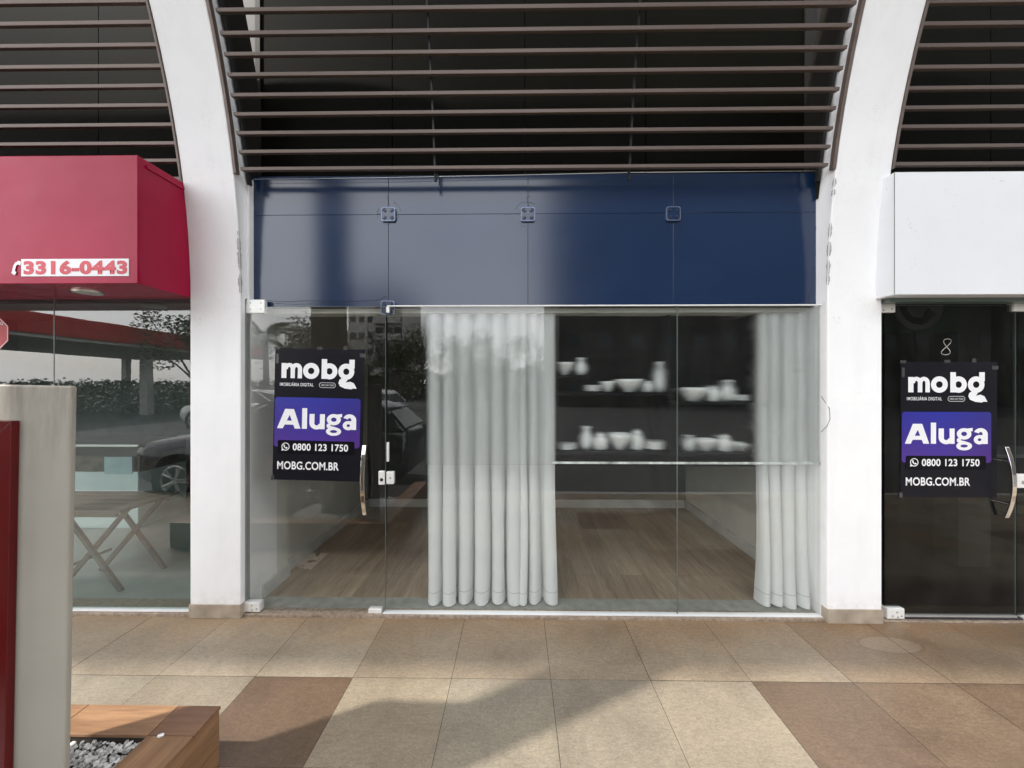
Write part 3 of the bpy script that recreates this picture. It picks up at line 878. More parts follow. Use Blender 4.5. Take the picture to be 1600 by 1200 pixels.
    ic.stroke([P(cxi - 2.6, czi - 2.4), P(cxi - 2.3, czi - .4), P(cxi - .6, czi + 1.6), P(cxi + 1.4, czi + 2.6), P(cxi + 2.8, czi + 2.0)], 1.5 * PS)
    ic.stroke([P(cxi - 2.7, czi - 2.6), P(cxi - 1.5, czi - 1.6)], 1.7 * PS); ic.stroke([P(cxi + 1.4, czi + 1.3), P(cxi + 2.8, czi + 2.2)], 1.7 * PS)
    ic.build('phone_icon', M['paper'], t)
    text_mesh('phone_number', '0800 123 1750', u(31.5), u(119), v(160.4), v(149.2), -.0050, M['paper'], t, 0.022, 1.04)
    text_mesh('web_address', 'MOBG.COM.BR', u(7.5), u(105), v(190.4), v(177.6), -.0042, M['paper'], t, 0.022, 1.04)
    for a, bb, c, d in ((-1, 8, -2, 2), (wpx - 8, wpx + 1.5, 6, 12), (66, 75, -3, 1.5), (108, 114, -5, 1), (-2, 3, hpx - 7, hpx + 1), (1.5, 6, 9, 24)):
        tp = Flat(-.0030); tp.rect(u(a), u(bb), v(d), v(c)); tp.build('tape', M['tape'], t)
    return t
c1 = at(498, 648, GY - .006)
poster('poster', 'black and purple rental poster taped on the clear glass door', c1.x, c1.z, R(1.3), GY - .0055)

# ------------------------------------------------------------------ curtains
def curtain(label, px0, px1, folds, seed, Y=2.79, z0=.028, ztop=None):
    rnd = random.Random(seed)
    ztop = ztop or GT - .032
    xa, xb = X(px0, Y), X(px1, Y)
    t = thing('curtain', label, 'curtain', ((xa + xb) / 2, Y, z0))
    inv = Matrix.Translation(-t.location)
    ph = []; s = 0
    wds = [rnd.uniform(.5, 1.6) for _ in range(folds)]
    tot = sum(wds); amp = [rnd.uniform(.6, 1.15) for _ in range(folds)]
    K = 18
    nzr = 40
    rows = []
    for j in range(nzr + 1):
        v = j / nzr
        z = z0 + (ztop - z0) * v
        row = []
        acc = 0
        for i in range(folds):
            for k in range(K):
                u = k / K
                x = xa + (xb - xa) * (acc + wds[i] * u) / tot
                a = amp[i] * (0.050 * (1 - .40 * v) + .030 * max(0, 1 - v * 2.2) ** 2 + .004)
                sh = math.sin(u * 2 * math.pi)
                sh = math.copysign(abs(sh) ** .7, sh)
                xx = x + math.cos(u * 2 * math.pi) * .026 * amp[i] * (1 - .45 * v) + .022 * noise.noise((i * 1.7, v * 2.2, seed)) * (1 - v)
                yy = Y + a * sh + .008 * noise.noise((x * 5, z * 1.4, seed + 2.0))
                zz = z + (0.012 * noise.noise((x * 9, seed, 0)) if j == 0 else 0)
                row.append(inv @ Vector((xx, yy, zz)))
            acc += wds[i]
        rows.append(row)
    MB().rings(rows, closed=False, caps=False).build('curtain_cloth', M['curtain'], t, smooth=True)
    # stitched hem
    h = MB()
    for zz in (z0 + .085,):
        r0 = [p + (rows[3][i] - rows[2][i]) * ((zz - z0) / ((ztop - z0) / nzr) - 2) + Vector((0, -.0018, 0)) for i, p in enumerate(rows[2])]
        r1 = [p + Vector((0, -.0006, .004)) for p in r0]
        h.rings([r0, r1], closed=False, caps=False)
    h.build('hem_stitch', M['hem'], t, smooth=True)
    return t
M['hem'] = mat('grey_hem_thread', (0.42, 0.45, 0.44), 0.9)  # hem thread in a greyer tone than the cloth
curtain('left pale grey curtain gathered in the middle of the window', 664, 866, 9, 5.0)
curtain('right pale grey curtain hanging beside the right white column', 1181, 1286, 6, 11.0)

# ------------------------------------------------------------------ added dark shelf standing in for reflections in the window
SY = 2.84
M['shelf'] = dull(mat('black_stand_in_laminate', (0.012, 0.013, 0.013), 0.35, var=0.2, scale=3, stretch=(1, 1, 8)), .12)
M['shelfback'] = dull(mat('black_stand_in_shelf_back', (0.009, 0.0095, 0.009), 0.5, var=0.35, scale=2.2, stretch=(0.4, 1, 7)), .05)
def shelf_rack():
    xa, xm, xb = X(868, SY), X(1046, SY), X(1178, SY)
    zb, zt = Z(900, 728, SY), Z(900, 492, SY)
    t = thing('stand_in_shelf', 'added black shelf rack standing in for reflections between the two curtains', 'shelf', ((xa + xb) / 2, SY, zb))
    inv = Matrix.Translation(-t.location)
    MB().box(xa, xb, SY + .24, SY + .26, zb, zt + .1, inv).build('back_panel', M['shelfback'], t)
    for x in (xa, xm, xb):
        MB().box(x - .011, x + .011, SY, SY + .238, zb + .026, zt, inv).build('upright', M['shelf'], t, bevel=.002)
    sh = {}
    for nm, a, b, py in (('l1', xa, xm, 613), ('l2', xa, xm, 706), ('r1', xm, xb, 628), ('r2', xm, xb, 708), ('l0', xa, X(925, SY), 586)):
        z = Z(900, py, SY)
        MB().box(a + .0115, b - .0115, SY + .002, SY + .238, z - .022, z, inv).build('shelf_board', M['shelf'], t, bevel=.002)
        sh[nm] = z
    MB().box(xa - .011, xb + .011, SY - .001, SY + .238, zb, zb + .025, inv).build('shelf_board', M['shelf'], t, bevel=.002)
    for x in (xa + .05, xb - .05):
        MB().tube([inv @ Vector((x, SY + .22, zt)), inv @ Vector((x, SY + .22, 2.55))], .008, 8).build('suspension_rod', M['black'], t)
    return sh
SHZ = shelf_rack()
PROF = {
    'bowl': [(.34, 0), (.40, .10), (.72, .45), (.93, .80), (1.0, 1.0), (.94, 1.0), (.70, .55), (.36, .22), (.02, .16)],
    'vase': [(.55, 0), (.80, .12), (1.0, .34), (.86, .58), (.46, .78), (.40, .86), (.62, 1.0), (.54, 1.0), (.34, .86), (.30, .80), (.02, .70)],
    'jar': [(.80, 0), (.98, .06), (1.0, .50), (.92, .66), (.60, .76), (.66, .78), (.66, .88), (.30, .92), (.16, .94), (.18, 1.0), (.02, 1.0)],
    'plate stack': [(.5, 0), (.6, .06), (1.0, .22), (1.0, .30), (.62, .30), (1.0, .46), (1.0, .54), (.62, .54), (1.0, .70), (1.0, .78), (.62, .78), (1.0, .94), (.96, 1.0), (.5, .86), (.02, .84)],
}
def crockery(kind, label, pxc, wpx, shelf, hpx, dy=.10):  # added crockery, standing in for smeared reflections in the glass
    Y = SY + dy
    r_, h = wpx / 2 * Y / 600, hpx * Y / 600
    r_ = min(r_, .115)
    rs = [[(r_ * a * math.cos(k / 24 * 2 * math.pi), r_ * a * math.sin(k / 24 * 2 * math.pi), h * z) for k in range(24)] for a, z in PROF[kind]]
    o = MB().rings(rs).build(kind.replace(' ', '_'), M['ceramic'], None, smooth=True)  # added vessel, a stand-in for smeared reflections
    o.location = (X(pxc, Y), Y, SHZ[shelf] + .0008)
    tag(o, label, kind, 'added white crockery standing in for reflections')
M['ceramic'] = mat('stand_in_ceramic', (0.93, 0.935, 0.93), 0.18, var=0.05)
for a in (('bowl', 'white bowl (reflection stand-in) on the small top left shelf next to the curtain', 882, 30, 'l0', 20), ('vase', 'slim white vase (reflection stand-in) on the small top left shelf', 908, 17, 'l0', 27),
          ('plate stack', 'white plate stack (reflection stand-in) at the left of the upper middle shelf', 926, 27, 'l1', 11), ('bowl', 'small white bowl (reflection stand-in) between plate stack and wide bowl on the upper middle shelf', 950, 22, 'l1', 17),
          ('bowl', 'wide white bowl (reflection stand-in) in the centre of the upper middle shelf', 983, 42, 'l1', 20), ('jar', 'squat white lidded jar (reflection stand-in) on the upper middle shelf', 1012, 15, 'l1', 18), ('vase', 'tallest white vase (reflection stand-in), beside the shelf divider on the upper middle shelf', 1031, 17, 'l1', 47),
          ('bowl', 'wide white bowl (reflection stand-in) at the left of the upper right shelf', 1082, 44, 'r1', 21), ('jar', 'white lidded jar (reflection stand-in) on the upper right shelf between bowl and vase', 1114, 18, 'r1', 25), ('vase', 'white vase (reflection stand-in) on the upper right shelf', 1137, 20, 'r1', 33), ('plate stack', 'white plate stack (reflection stand-in) at the right end of the upper right shelf', 1159, 22, 'r1', 10),
          ('plate stack', 'low white plate stack (reflection stand-in) at the left of the lower middle shelf', 886, 30, 'l2', 10), ('vase', 'white vase (reflection stand-in) at the left of the lower middle shelf', 916, 17, 'l2', 36), ('jar', 'white lidded jar (reflection stand-in) beside the vase on the lower middle shelf', 938, 22, 'l2', 27), ('bowl', 'deep white bowl (reflection stand-in) in the centre of the lower middle shelf', 968, 35, 'l2', 25),
          ('jar', 'tall white lidded jar (reflection stand-in) right of the deep bowl on the lower middle shelf', 995, 18, 'l2', 32), ('plate stack', 'wide white plate stack (reflection stand-in) at the right of the lower middle shelf', 1022, 32, 'l2', 14),
          ('vase', 'small white vase (reflection stand-in) at the left of the lower right shelf', 1076, 15, 'r2', 25), ('bowl', 'white bowl (reflection stand-in) on the lower right shelf', 1102, 33, 'r2', 19), ('jar', 'white lidded jar (reflection stand-in) on the lower right shelf', 1131, 20, 'r2', 27), ('bowl', 'shallow white bowl (reflection stand-in) at the right end of the lower right shelf', 1156, 24, 'r2', 13)):
    crockery(*a)  # all added as reflection stand-ins

# flyer on the floor
fl = MB()
fp = [(448, 889), (486, 893), (514, 866), (474, 866)]
def floor_pt(px, py, z=0.014):
    Y = (EYE - z) * FPX / (py - 600)
    return Vector((X(px, Y), Y, z))
q = [floor_pt(*p) for p in fp]
g = []
for i in range(9):
    for j in range(7):
        u_, v_ = i / 8, j / 6
        p = q[0].lerp(q[1], u_).lerp(q[3].lerp(q[2], u_), v_)
        p.z += .003 + .012 * max(0, noise.noise((u_ * 2.5, v_ * 2, 4))) + (.012 * (u_ - .7) ** 2 if u_ > .7 else 0)
        g.append(p)
for i in range(8):
    for j in range(6): fl.poly([g[i * 7 + j], g[(i + 1) * 7 + j], g[(i + 1) * 7 + j + 1], g[i * 7 + j + 1]])
bmesh.ops.remove_doubles(fl.bm, verts=fl.bm.verts, dist=1e-5)
def flyer_mat():
    n = N('printed_flyer')
    c = ramp(n, noise_tex(n, 9, 3, .5), [(0.42, (0.22, 0.15, 0.12)), (0.5, (0.62, 0.50, 0.40)), (0.6, (0.50, 0.42, 0.36))])
    n.link(c, n.b.inputs['Base Color']); n.b.inputs['Roughness'].default_value = .5
    return n.m
tag(fl.build('flyer', flyer_mat(), None, smooth=True), 'brown printed flyer lying on the wooden floor by the left wall', 'flyer')

# loop of thin wire by the right frame
pw = [at(1283, 619, GY - .02), at(1289, 628, GY - .04), at(1296, 638, CY - .006), at(1297, 655, CY - .006), at(1292, 666, CY - .01), at(1283, 675, GY - .02)]
tag(MB().tube(pw, .0016, 6).build('wire', M['black']), 'thin black wire looping out of the right window frame', 'wire')

# ------------------------------------------------------------------ right shop: dark door, poster, white sign box
def door_right():
    x0, x1 = X(1381, GY), X(1586, GY)
    zb, zt = Z(1500, 966, GY), Z(1450, 478, GY)
    t = thing('glass_door', 'dark tinted glass door of the right shop beside the right column', 'door', (x0, GY, .01))
    inv = Matrix.Translation(-t.location)
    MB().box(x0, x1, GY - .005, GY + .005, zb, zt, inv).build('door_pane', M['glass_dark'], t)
    e = MB(); e.box(x1 - .003, x1 - .0005, GY - .0055, GY + .0055, zb, zt, inv); e.box(x0, x1, GY - .0055, GY + .0055, zt + .0003, zt + .003, inv)
    e.build('edge_seal', M['edge'], t)
    patch(t, inv, X(1372.5, GY), X(1395, GY), Z(1385, 489, GY), Z(1385, 470.5, GY), GY - .02, screws=((.15, .2), (.15, .75), (.75, .3)))
    patch(t, inv, X(1380, GY), X(1407, GY), .010, Z(1395, 947, GY), GY - .03, screws=((.55, .65), (.6, .2), (.82, .3), (.3, .3)))
    MB().box(X(1409, GY), X(1592, GY), GY - .028, GY + .02, .008, Z(1500, 962, GY), inv).build('draught_brush', M['rubber'], t, bevel=.008)
    MB().box(X(1409, GY), X(1584, GY), GY - .020, GY + .012, Z(1500, 961.8, GY), Z(1500, 959.5, GY), inv).build('brush_rail', M['alu'], t)
    lk = patch(t, inv, X(1586.5, GY), X(1604, GY), Z(1595, 762, GY), Z(1595, 740, GY), name='lock')
    MB().disc(inv @ Vector((X(1595, GY), GY - .012, Z(1595, 753, GY))), (0, -1, 0), .012, .006, 16, .009).build('keyhole', M['screw'], lk)
    handle(t, inv, X(1562, GY), Z(1562, 806, GY), Z(1562, 697, GY), GY, .055, .013)
    # etched numeral
    f = Flat(GY - .0062, 0.0)
    for rr in (1.0,):
        pc = at(1477.5, 542, GY); pp = []
        for i in range(61):
            a = i / 60 * 2 * math.pi * .97 + 1.0
            zz = math.cos(a); xx = math.sin(2 * a) * (.030 if zz < 0 else .025) + .008 * zz
            pp.append((pc.x - t.location.x + xx, pc.z + .054 * zz))
        f.stroke(pp, .0045)
    o = f.build('door_numeral', M['etch'], t); o.location = (0, -t.location.y, -t.location.z)
    return t
M['etch'] = mat('etched_numeral', (0.55, 0.53, 0.5), 0.6)
door_right()
c2 = at(1482, 671, GY - .006)
poster('poster', 'black and purple rental poster taped on the dark tinted door', c2.x, c2.z, R(0.1), GY - .0055, 146, 208)
t = thing('shop_window', 'dark tinted fixed window right of the tinted door', 'window', (4.2, GY, 0))
inv = Matrix.Translation(-t.location)
MB().box(X(1588, GY), 5.8, GY - .005, GY + .005, .03, Z(1500, 478, GY), inv).build('pane', M['glass_dark'], t)
MB().box(X(1579, GY), X(1625, GY), GY - .02, GY + .022, Z(1590, 487, GY), Z(1590, 469.5, GY), inv).build('patch_fitting', M['fitting'], t, bevel=.004)
MB().box(X(1594, GY), 5.8, GY - .03, GY + .02, .007, .03, inv).build('bottom_rail', M['white'], t, bevel=.003)

# sign with a round arrow emblem on the dark shop's back wall
sg = thing('wall_sign', 'green wall board with a grey round arrow emblem inside the dark right shop', 'sign', (X(1440, 3.25), 3.25, 2.2))
M['signgreen'] = mat('sign_green', (0.09, 0.20, 0.11), 0.6)
M['signgrey'] = mat('sign_grey', (0.74, 0.76, 0.80), 0.6)
M['signdark'] = mat('sign_dark', (0.03, 0.035, 0.04), 0.6)
u = 3.25 / 600
MB().box(-70 * u, 58 * u, 0, .03, -.17, .33).build('board', M['signgreen'], sg, bevel=.004)
c = at(1433, 478, 3.25) - sg.location
MB().disc((c.x, -.001, c.z), (0, -1, 0), 37 * u, .012, 40).build('emblem_disc', M['signgrey'], sg)
f = Flat(-.016)
f.ring(c.x, c.z, 29 * u, 29 * u, 19 * u, 19 * u, 185, 300)
aa = R(300); ex, ez = c.x + 24 * u * math.cos(aa), c.z + 24 * u * math.sin(aa)
f.poly([(ex - 9 * u, ez - 10 * u), (ex + 14 * u, ez + 6 * u), (ex + 3 * u, ez + 17 * u), (ex - 4 * u, ez + 12 * u)])
f.build('emblem_arrow', M['signdark'], sg)
# interior white pillar, counter
MB().box(X(1497, 3.4), X(1548, 3.4), 3.4, 3.6, .008, 2.55).build('interior_pillar', mat('grey_pillar_paint', (0.20, 0.20, 0.195), .7))
tag(bpy.data.objects['interior_pillar'], 'pale square pillar inside the dark right shop behind its poster', 'pillar')
ct = thing('counter', 'low pale counter inside the dark right shop, beneath the poster', 'counter', (X(1540, 4.4), 4.35, .008))
MB().box(-.5, .7, -.25, .25, .12, .82).build('counter_body', mat('counter_grey', (0.10, 0.10, 0.095), .6), ct, bevel=.005)
MB().box(-.54, .74, -.29, .29, .822, .86).build('counter_top', M['signgrey'], ct, bevel=.005)

# white sign box
def box_sign_right():
    yF = 2.47
    x0 = X(1398, yF); zt, zb = Z(1500, 268, yF), Z(1500, 460, yF)
    t = thing('sign_box', 'blank white sign box above the dark tinted door', 'sign box', (4.0, 2.6, zb))
    inv = Matrix.Translation(-t.location)
    MB().box(x0, 5.8, yF, 2.655, zb, zt, inv).build('box_body', M['boxwhite'], t, bevel=.003)
    MB().box(x0 - .0018, x0 - .0002, yF - .001, yF + .003, zb + .004, zt - .004, inv).build('corner_seam', M['edge'], t)
    xb = CR1 + .004
    MB().box(xb, x0 - .002, yF + .004, 2.655, zb + .002, zt - .006, inv).build('side_return', M['boxwhite'], t, bevel=.002)
    MB().box(CR1 + .01, 5.8, 2.56, 2.64, Z(1450, 477, GY) + .003, zb - .001, inv).build('soffit_rail', M['edge'], t)
    MB().box(x0, 5.8, 2.656, 2.70, zb - .02, 3.0, inv).build('rear_panel', M['upper'], t)
def boxw():
    n = N('scuffed_white_panel')
    base = ramp(n, noise_tex(n, 1.2, 6, .6), [(0.3, (0.71, 0.73, 0.765)), (0.7, (0.78, 0.79, 0.815))])
    sc = ramp(n, noise_tex(n, 16, 12, .78, dist=1.5), [(0.61, (0, 0, 0)), (0.67, (1, 1, 1))])
    mk = ramp(n, noise_tex(n, 1.7, 3, .5), [(0.5, (0, 0, 0)), (0.62, (1, 1, 1))])
    mm = n.new('ShaderNodeMath'); mm.operation = 'MULTIPLY'; n.link(sc, mm.inputs[0]); n.link(mk, mm.inputs[1])
    m3 = n.new('ShaderNodeMath'); m3.operation = 'MULTIPLY'; m3.inputs[1].default_value = .9; n.link(mm.outputs[0], m3.inputs[0])
    n.link(mixc(n, m3.outputs[0], base, (0.34, 0.33, 0.33)), n.b.inputs['Base Color'])
    n.b.inputs['Roughness'].default_value = .32
    return n.m
M['boxwhite'] = boxw()
box_sign_right()

# ------------------------------------------------------------------ left shop: red sign box, glazing, table, counter
def red_mat():
    n = N('glossy_red_panel')
    f = noise_tex(n, 1.4, 4, .55)
    n.link(ramp(n, f, [(0.3, (0.31, 0.005, 0.036)), (0.7, (0.38, 0.008, 0.050))]), n.b.inputs['Base Color'])
    n.b.inputs['IOR'].default_value = 1.45
    n.b.inputs['Specular IOR Level'].default_value = .20
    n.b.inputs['Roughness'].default_value = .12
    b = n.new('ShaderNodeBump'); b.inputs['Strength'].default_value = .35; b.inputs['Distance'].default_value = .03
    n.link(noise_tex(n, 2.2, 2, .5, (1, 1, 1.6)), b.inputs['Height']); n.link(b.outputs['Normal'], n.b.inputs['Normal'])
    return n.m
M['red'] = red_mat()
M['redink'] = mat('red_digits', (0.60, 0.06, 0.09), .45)
def box_sign_left():
    yF = 2.236
    x1 = X(214.5, yF); zt, zb = Z(100, 243, yF), Z(100, 443, yF)
    t = thing('sign_box', 'glossy red sign box with a phone number strip beside the left column', 'sign box', (-3.6, 2.45, zb))
    inv = Matrix.Translation(-t.location)
    pr = [(x1, yF, zb), (x1, 2.655, zb), (x1, 2.655, zt), (x1, yF, zt)]
    MB().box(-5.6, x1, yF, 2.655, zb, zt, inv).build('box_body', M['red'], t, bevel=.003)
    MB().box(x1 - .006, x1 + .004, yF - .004, yF + .006, zb + .002, zt - .002, inv).build('corner_trim', M['red'], t, bevel=.001)
    MB().box(x1 + .0005, x1 + .010, yF + .05, 2.655, zt - .05, zt - .030, inv).build('side_lip', M['red'], t, bevel=.002)
    MB().box(-5.6, x1, 2.656, 2.70, zb - .02, 3.0, inv).build('rear_panel', M['upper'], t)
    # oval-looking round downlight flush in the underside
    c = at(143, 456, 2.45); c.z = zb
    d = MB().disc(inv @ Vector((c.x, 2.43, zb - .0005)), (0, 0, -1), .075, .012, 28, .068).build('downlight', M['alu'], t, smooth=False)
    # number strip
    y = yF - .004
    xa, xb = X(33, y), X(201, y); za, zc_ = Z(100, 431.5, y), Z(100, 404.5, y)
    st = MB().box(xa, xb, y, y + .0035, za, zc_, inv).build('number_strip', M['paper'], t)
    text_mesh('phone_digits', '3316-0443', *( (inv @ Vector((X(37, y), 0, 0))).x, (inv @ Vector((X(199, y), 0, 0))).x,
              (inv @ Vector((0, 0, Z(100, 429, y)))).z, (inv @ Vector((0, 0, Z(100, 407, y)))).z, (inv @ Vector((0, y - .0012, 0))).y ), M['redink'], t, 0.05, 1.08)
    ic = Flat((inv @ Vector((0, y - .001, 0))).y)
    W = lambda px, py: ((inv @ at(px, py, y)).x, (inv @ at(px, py, y)).z)
    pts = [W(*p) for p in ((29, 411), (25.5, 412), (23, 416), (22, 421), (21, 425))]
    ic.stroke(pts, .016); ic.stroke([W(28.5, 410.6), W(31.5, 411.2)], .022); ic.stroke([W(20.5, 425), W(23.5, 427)], .022)
    ic.build('handset_icon', M['paper'], t)
box_sign_left()

def left_glazing():
    t = thing('shop_window', 'green tinted reflecting window of the left shop beneath the red sign box', 'window', (-3.5, GY, .02))
    inv = Matrix.Translation(-t.location)
    zb, zt = Z(200, 951, GY), Z(100, 467.5, GY)
    xj = X(86, GY)
    MB().box(-5.6, xj - .002, GY - .005, GY + .005, zb, zt, inv).build('pane', M['glass_left'], t)
    MB().box(xj + .002, CL0 - .001, GY - .005, GY + .005, zb, zt, inv).build('pane', M['glass_left'], t)
    MB().box(xj - .0035, xj + .0035, GY - .006, GY + .006, zb, zt, inv).build('joint_seal', M['edge'], t)
    MB().box(-5.6, CL0 - .001, GY - .03, GY + .02, .019, zb + .002, inv).build('bottom_rail', M['white'], t, bevel=.003)
left_glazing()
# octagonal sticker on the left pane
y = GY - .0062
c = at(-14, 521, y)
oc = thing('octagon_sticker', 'red octagonal sticker with pale border on the left shop glass', 'sticker', c)
pts = [(.135 * math.cos(R(22.5 + 45 * i)), .135 * math.sin(R(22.5 + 45 * i))) for i in range(8)]
Flat(0).poly(pts).build('sticker_field', mat('sticker_red', (0.50, 0.05, 0.06), .4), oc)
f = Flat(-.0006)
for i in range(8):
    a, b = pts[i], pts[(i + 1) % 8]
    f.mb.poly([(a[0] * .97, -.0006, a[1] * .97), (b[0] * .97, -.0006, b[1] * .97), (b[0] * .93, -.0006, b[1] * .93), (a[0] * .93, -.0006, a[1] * .93)])
f.build('sticker_border', M['paper'], oc)
text_mesh('sticker_letter', 'G', .066, .088, .058, .082, -.0006, M['paper'], oc, .03)

# folding table
M['tablewood'] = wood('grey_brown_table_wood', (0.055, 0.05, 0.042), (0.12, 0.11, 0.092), 8, 'x', .5)
ft = thing('folding_table', 'wooden folding table with crossed legs inside the left shop', 'table', (-3.42, 3.12, .008))
ti = MB()
for k in range(5): ti.box(-.62, .42, -.26 + k * .106, -.26 + k * .106 + .098, .615, .637)
ti.build('table_top', M['tablewood'], ft, bevel=.003)
for yy in (-.22, .20):
    MB().box(-.55, .36, yy - .015, yy + .015, .575, .6145).build('apron', M['tablewood'], ft, bevel=.002)
for yy, s in ((-.19, 1), (-.155, -1), (.17, 1), (.135, -1)):
    a, b = Vector((-s * .24 + .12, yy, .61)), Vector((s * .26 + .12, yy - .03, 0.0))
    d = (b - a).normalized(); n_ = Vector((d.z, 0, -d.x)) * .015
    MB().prism([a + n_, b + n_, b - n_, a - n_], (0, .028, 0)).build('leg', M['tablewood'], ft, bevel=.002)
MB().tube([Vector((-.10, -.17, .16)), Vector((-.10, .16, .16))], .012, 8).build('stretcher', M['tablewood'], ft)

# white counter with a glazed top
wc = thing('display_counter', 'white display counter with a glazed top strip inside the left shop', 'counter', (-4.9, 4.30, .008))
M['cwhite'] = mat('counter_white', (0.78, 0.82, 0.84), .35, var=.05)
MB().box(-1.0, .72, -.12, .5, .0, .62).build('counter_body', M['cwhite'], wc, bevel=.006)
MB().box(-1.0, .72, -.12, .5, .80, .90).build('counter_glass', mat('counter_dark_glass', (0.03, 0.035, 0.03), .1), wc, bevel=.002)
MB().box(-1.0, .72, -.10, .48, .621, .799).build('display_case', mat('display_inside', (0.12, 0.10, 0.07), .5, var=.6, scale=9), wc)
MB().box(-1.02, .74, -.14, .52, .901, .925).build('counter_top', M['alu'], wc, bevel=.004)
MB().box(.35, .66, -.128, -.121, .60, .79).build('price_card', mat('pale_blue_card', (0.45, 0.58, 0.62), .5), wc)

# ------------------------------------------------------------------ planter, pebbles, totem
M['deck'] = wood('sunlit_wood_look_tile', (0.21, 0.108, 0.055), (0.41, 0.24, 0.13), 6, 'x', .38)  # lighter copy of the tile, sunlit tone mixed into its base colour
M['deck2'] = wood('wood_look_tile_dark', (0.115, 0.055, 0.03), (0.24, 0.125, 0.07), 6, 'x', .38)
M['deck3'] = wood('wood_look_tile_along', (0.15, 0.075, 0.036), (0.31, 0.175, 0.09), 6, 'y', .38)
def planter():
    xr, yb, zt = -1.247, 1.600, .245
    wr, wb = .178, .137
    t = thing('planter_box', 'low wood-look planter box filled with pale pebbles by the grey totem', 'planter', (-2.2, .8, 0))
    inv = Matrix.Translation(-t.location)
    xs = [-3.4, -2.85, -2.32, X(175, 1.56) - .14, xr - wr]
    for i in range(4):
        m = M['deck']
        MB().box(xs[i] + .0015, xs[i + 1] - .0015, yb - wb, yb, zt - .012, zt, inv).build('rim_tile', m, t, bevel=.0015)
    MB().box(xr - wr + .0015, xr, yb - wb, yb, zt - .012, zt, inv).build('rim_tile', M['deck2'], t, bevel=.0015)
    for a, b in ((1.462, .95), (.948, .42), (.418, .0)):
        MB().box(xr - wr, xr, b + .001, a - .001, zt - .012, zt, inv).build('rim_tile', M['deck3'], t, bevel=.0015)
    MB().box(xr - .02, xr - .004, .0, yb - .003, .085, zt - .0155, inv).build('side_cladding', M['deck3'], t, bevel=.001)
    MB().box(xr - .02, xr - .005, .0, yb - .003, .0, .083, inv).build('side_cladding', M['deck3'], t, bevel=.001)
    MB().box(-3.4, xr - .021, yb - .02, yb - .004, .0, zt - .013, inv).build('rear_cladding', M['deck'], t, bevel=.001)
    MB().box(xr - wr + .004, xr - .022, .0, yb - .022, 0, zt - .014, inv).build('inner_kerb', M['grout'], t)
    MB().box(-3.4, xr - wr + .003, yb - wb + .004, yb - .022, 0, zt - .014, inv).build('inner_kerb', M['grout'], t)
    MB().box(-3.4, xr - wr + .003, .0, yb - wb + .003, .0, .200, inv).build('soil', M['grout'], t)
planter()
def pebbles():
    rnd = random.Random(5)
    bm = bmesh.new()
    base = bmesh.new(); bmesh.ops.create_icosphere(base, subdivisions=1, radius=1)
    vb = [v.co.copy() for v in base.verts]; fb = [[v.index for v in f.verts] for f in base.faces]
    lay = bm.loops.layers.float_color.new('pebble_tone')
    n = 0
    while n < 9000:
        x = rnd.uniform(-2.35, -1.432); y = rnd.uniform(.65, 1.456)
        s = rnd.uniform(.0050, .0098)
        z = .205 + rnd.uniform(0, .020)
        M_ = Matrix.Translation((x, y, z)) @ Matrix.Rotation(rnd.uniform(0, 6.28), 4, 'Z') @ Matrix.Rotation(rnd.uniform(-.7, .7), 4, 'X') @ Matrix.Diagonal((s * rnd.uniform(.9, 1.6), s * rnd.uniform(.7, 1.1), s * rnd.uniform(.5, .85), 1))
        k = rnd.uniform(0, 99)
        vs = [bm.verts.new(M_ @ (v * (1 + .25 * noise.noise(v * 1.5 + Vector((k, 0, 0)))))) for v in vb]
        tone = rnd.choice([.78, .84, .7, .88, .6, .5, .32]) * rnd.uniform(.85, 1.1)
        if rnd.random() < .03: tone = .08
        for f in fb:
            ff = bm.faces.new([vs[i] for i in f])
            for lp in ff.loops: lp[lay] = (tone, tone * .985, tone * .96, 1)
        n += 1
    # one stray pebble on the rim
    M_ = Matrix.Translation((X(253, 1.46), 1.455, .252)) @ Matrix.Rotation(.5, 4, 'Z') @ Matrix.Diagonal((.013, .008, .007, 1))
    vs = [bm.verts.new(M_ @ v) for v in vb]
    for f in fb:
        ff = bm.faces.new([vs[i] for i in f])
        for lp in ff.loops: lp[lay] = (.8, .79, .76, 1)
    me = bpy.data.meshes.new('pebbles'); bm.to_mesh(me); bm.free()
    nn = N('pale_pebbles'); a_ = nn.new('ShaderNodeAttribute'); a_.attribute_name = 'pebble_tone'
    nn.link(a_.outputs['Color'], nn.b.inputs['Base Color']); nn.b.inputs['Roughness'].default_value = .65
    me.materials.append(nn.m)
    o = bpy.data.objects.new('pebbles', me); COL.objects.link(o)
    tag(o, 'pale grey and white pebbles filling the planter box', 'pebbles', None, 'stuff')
pebbles()

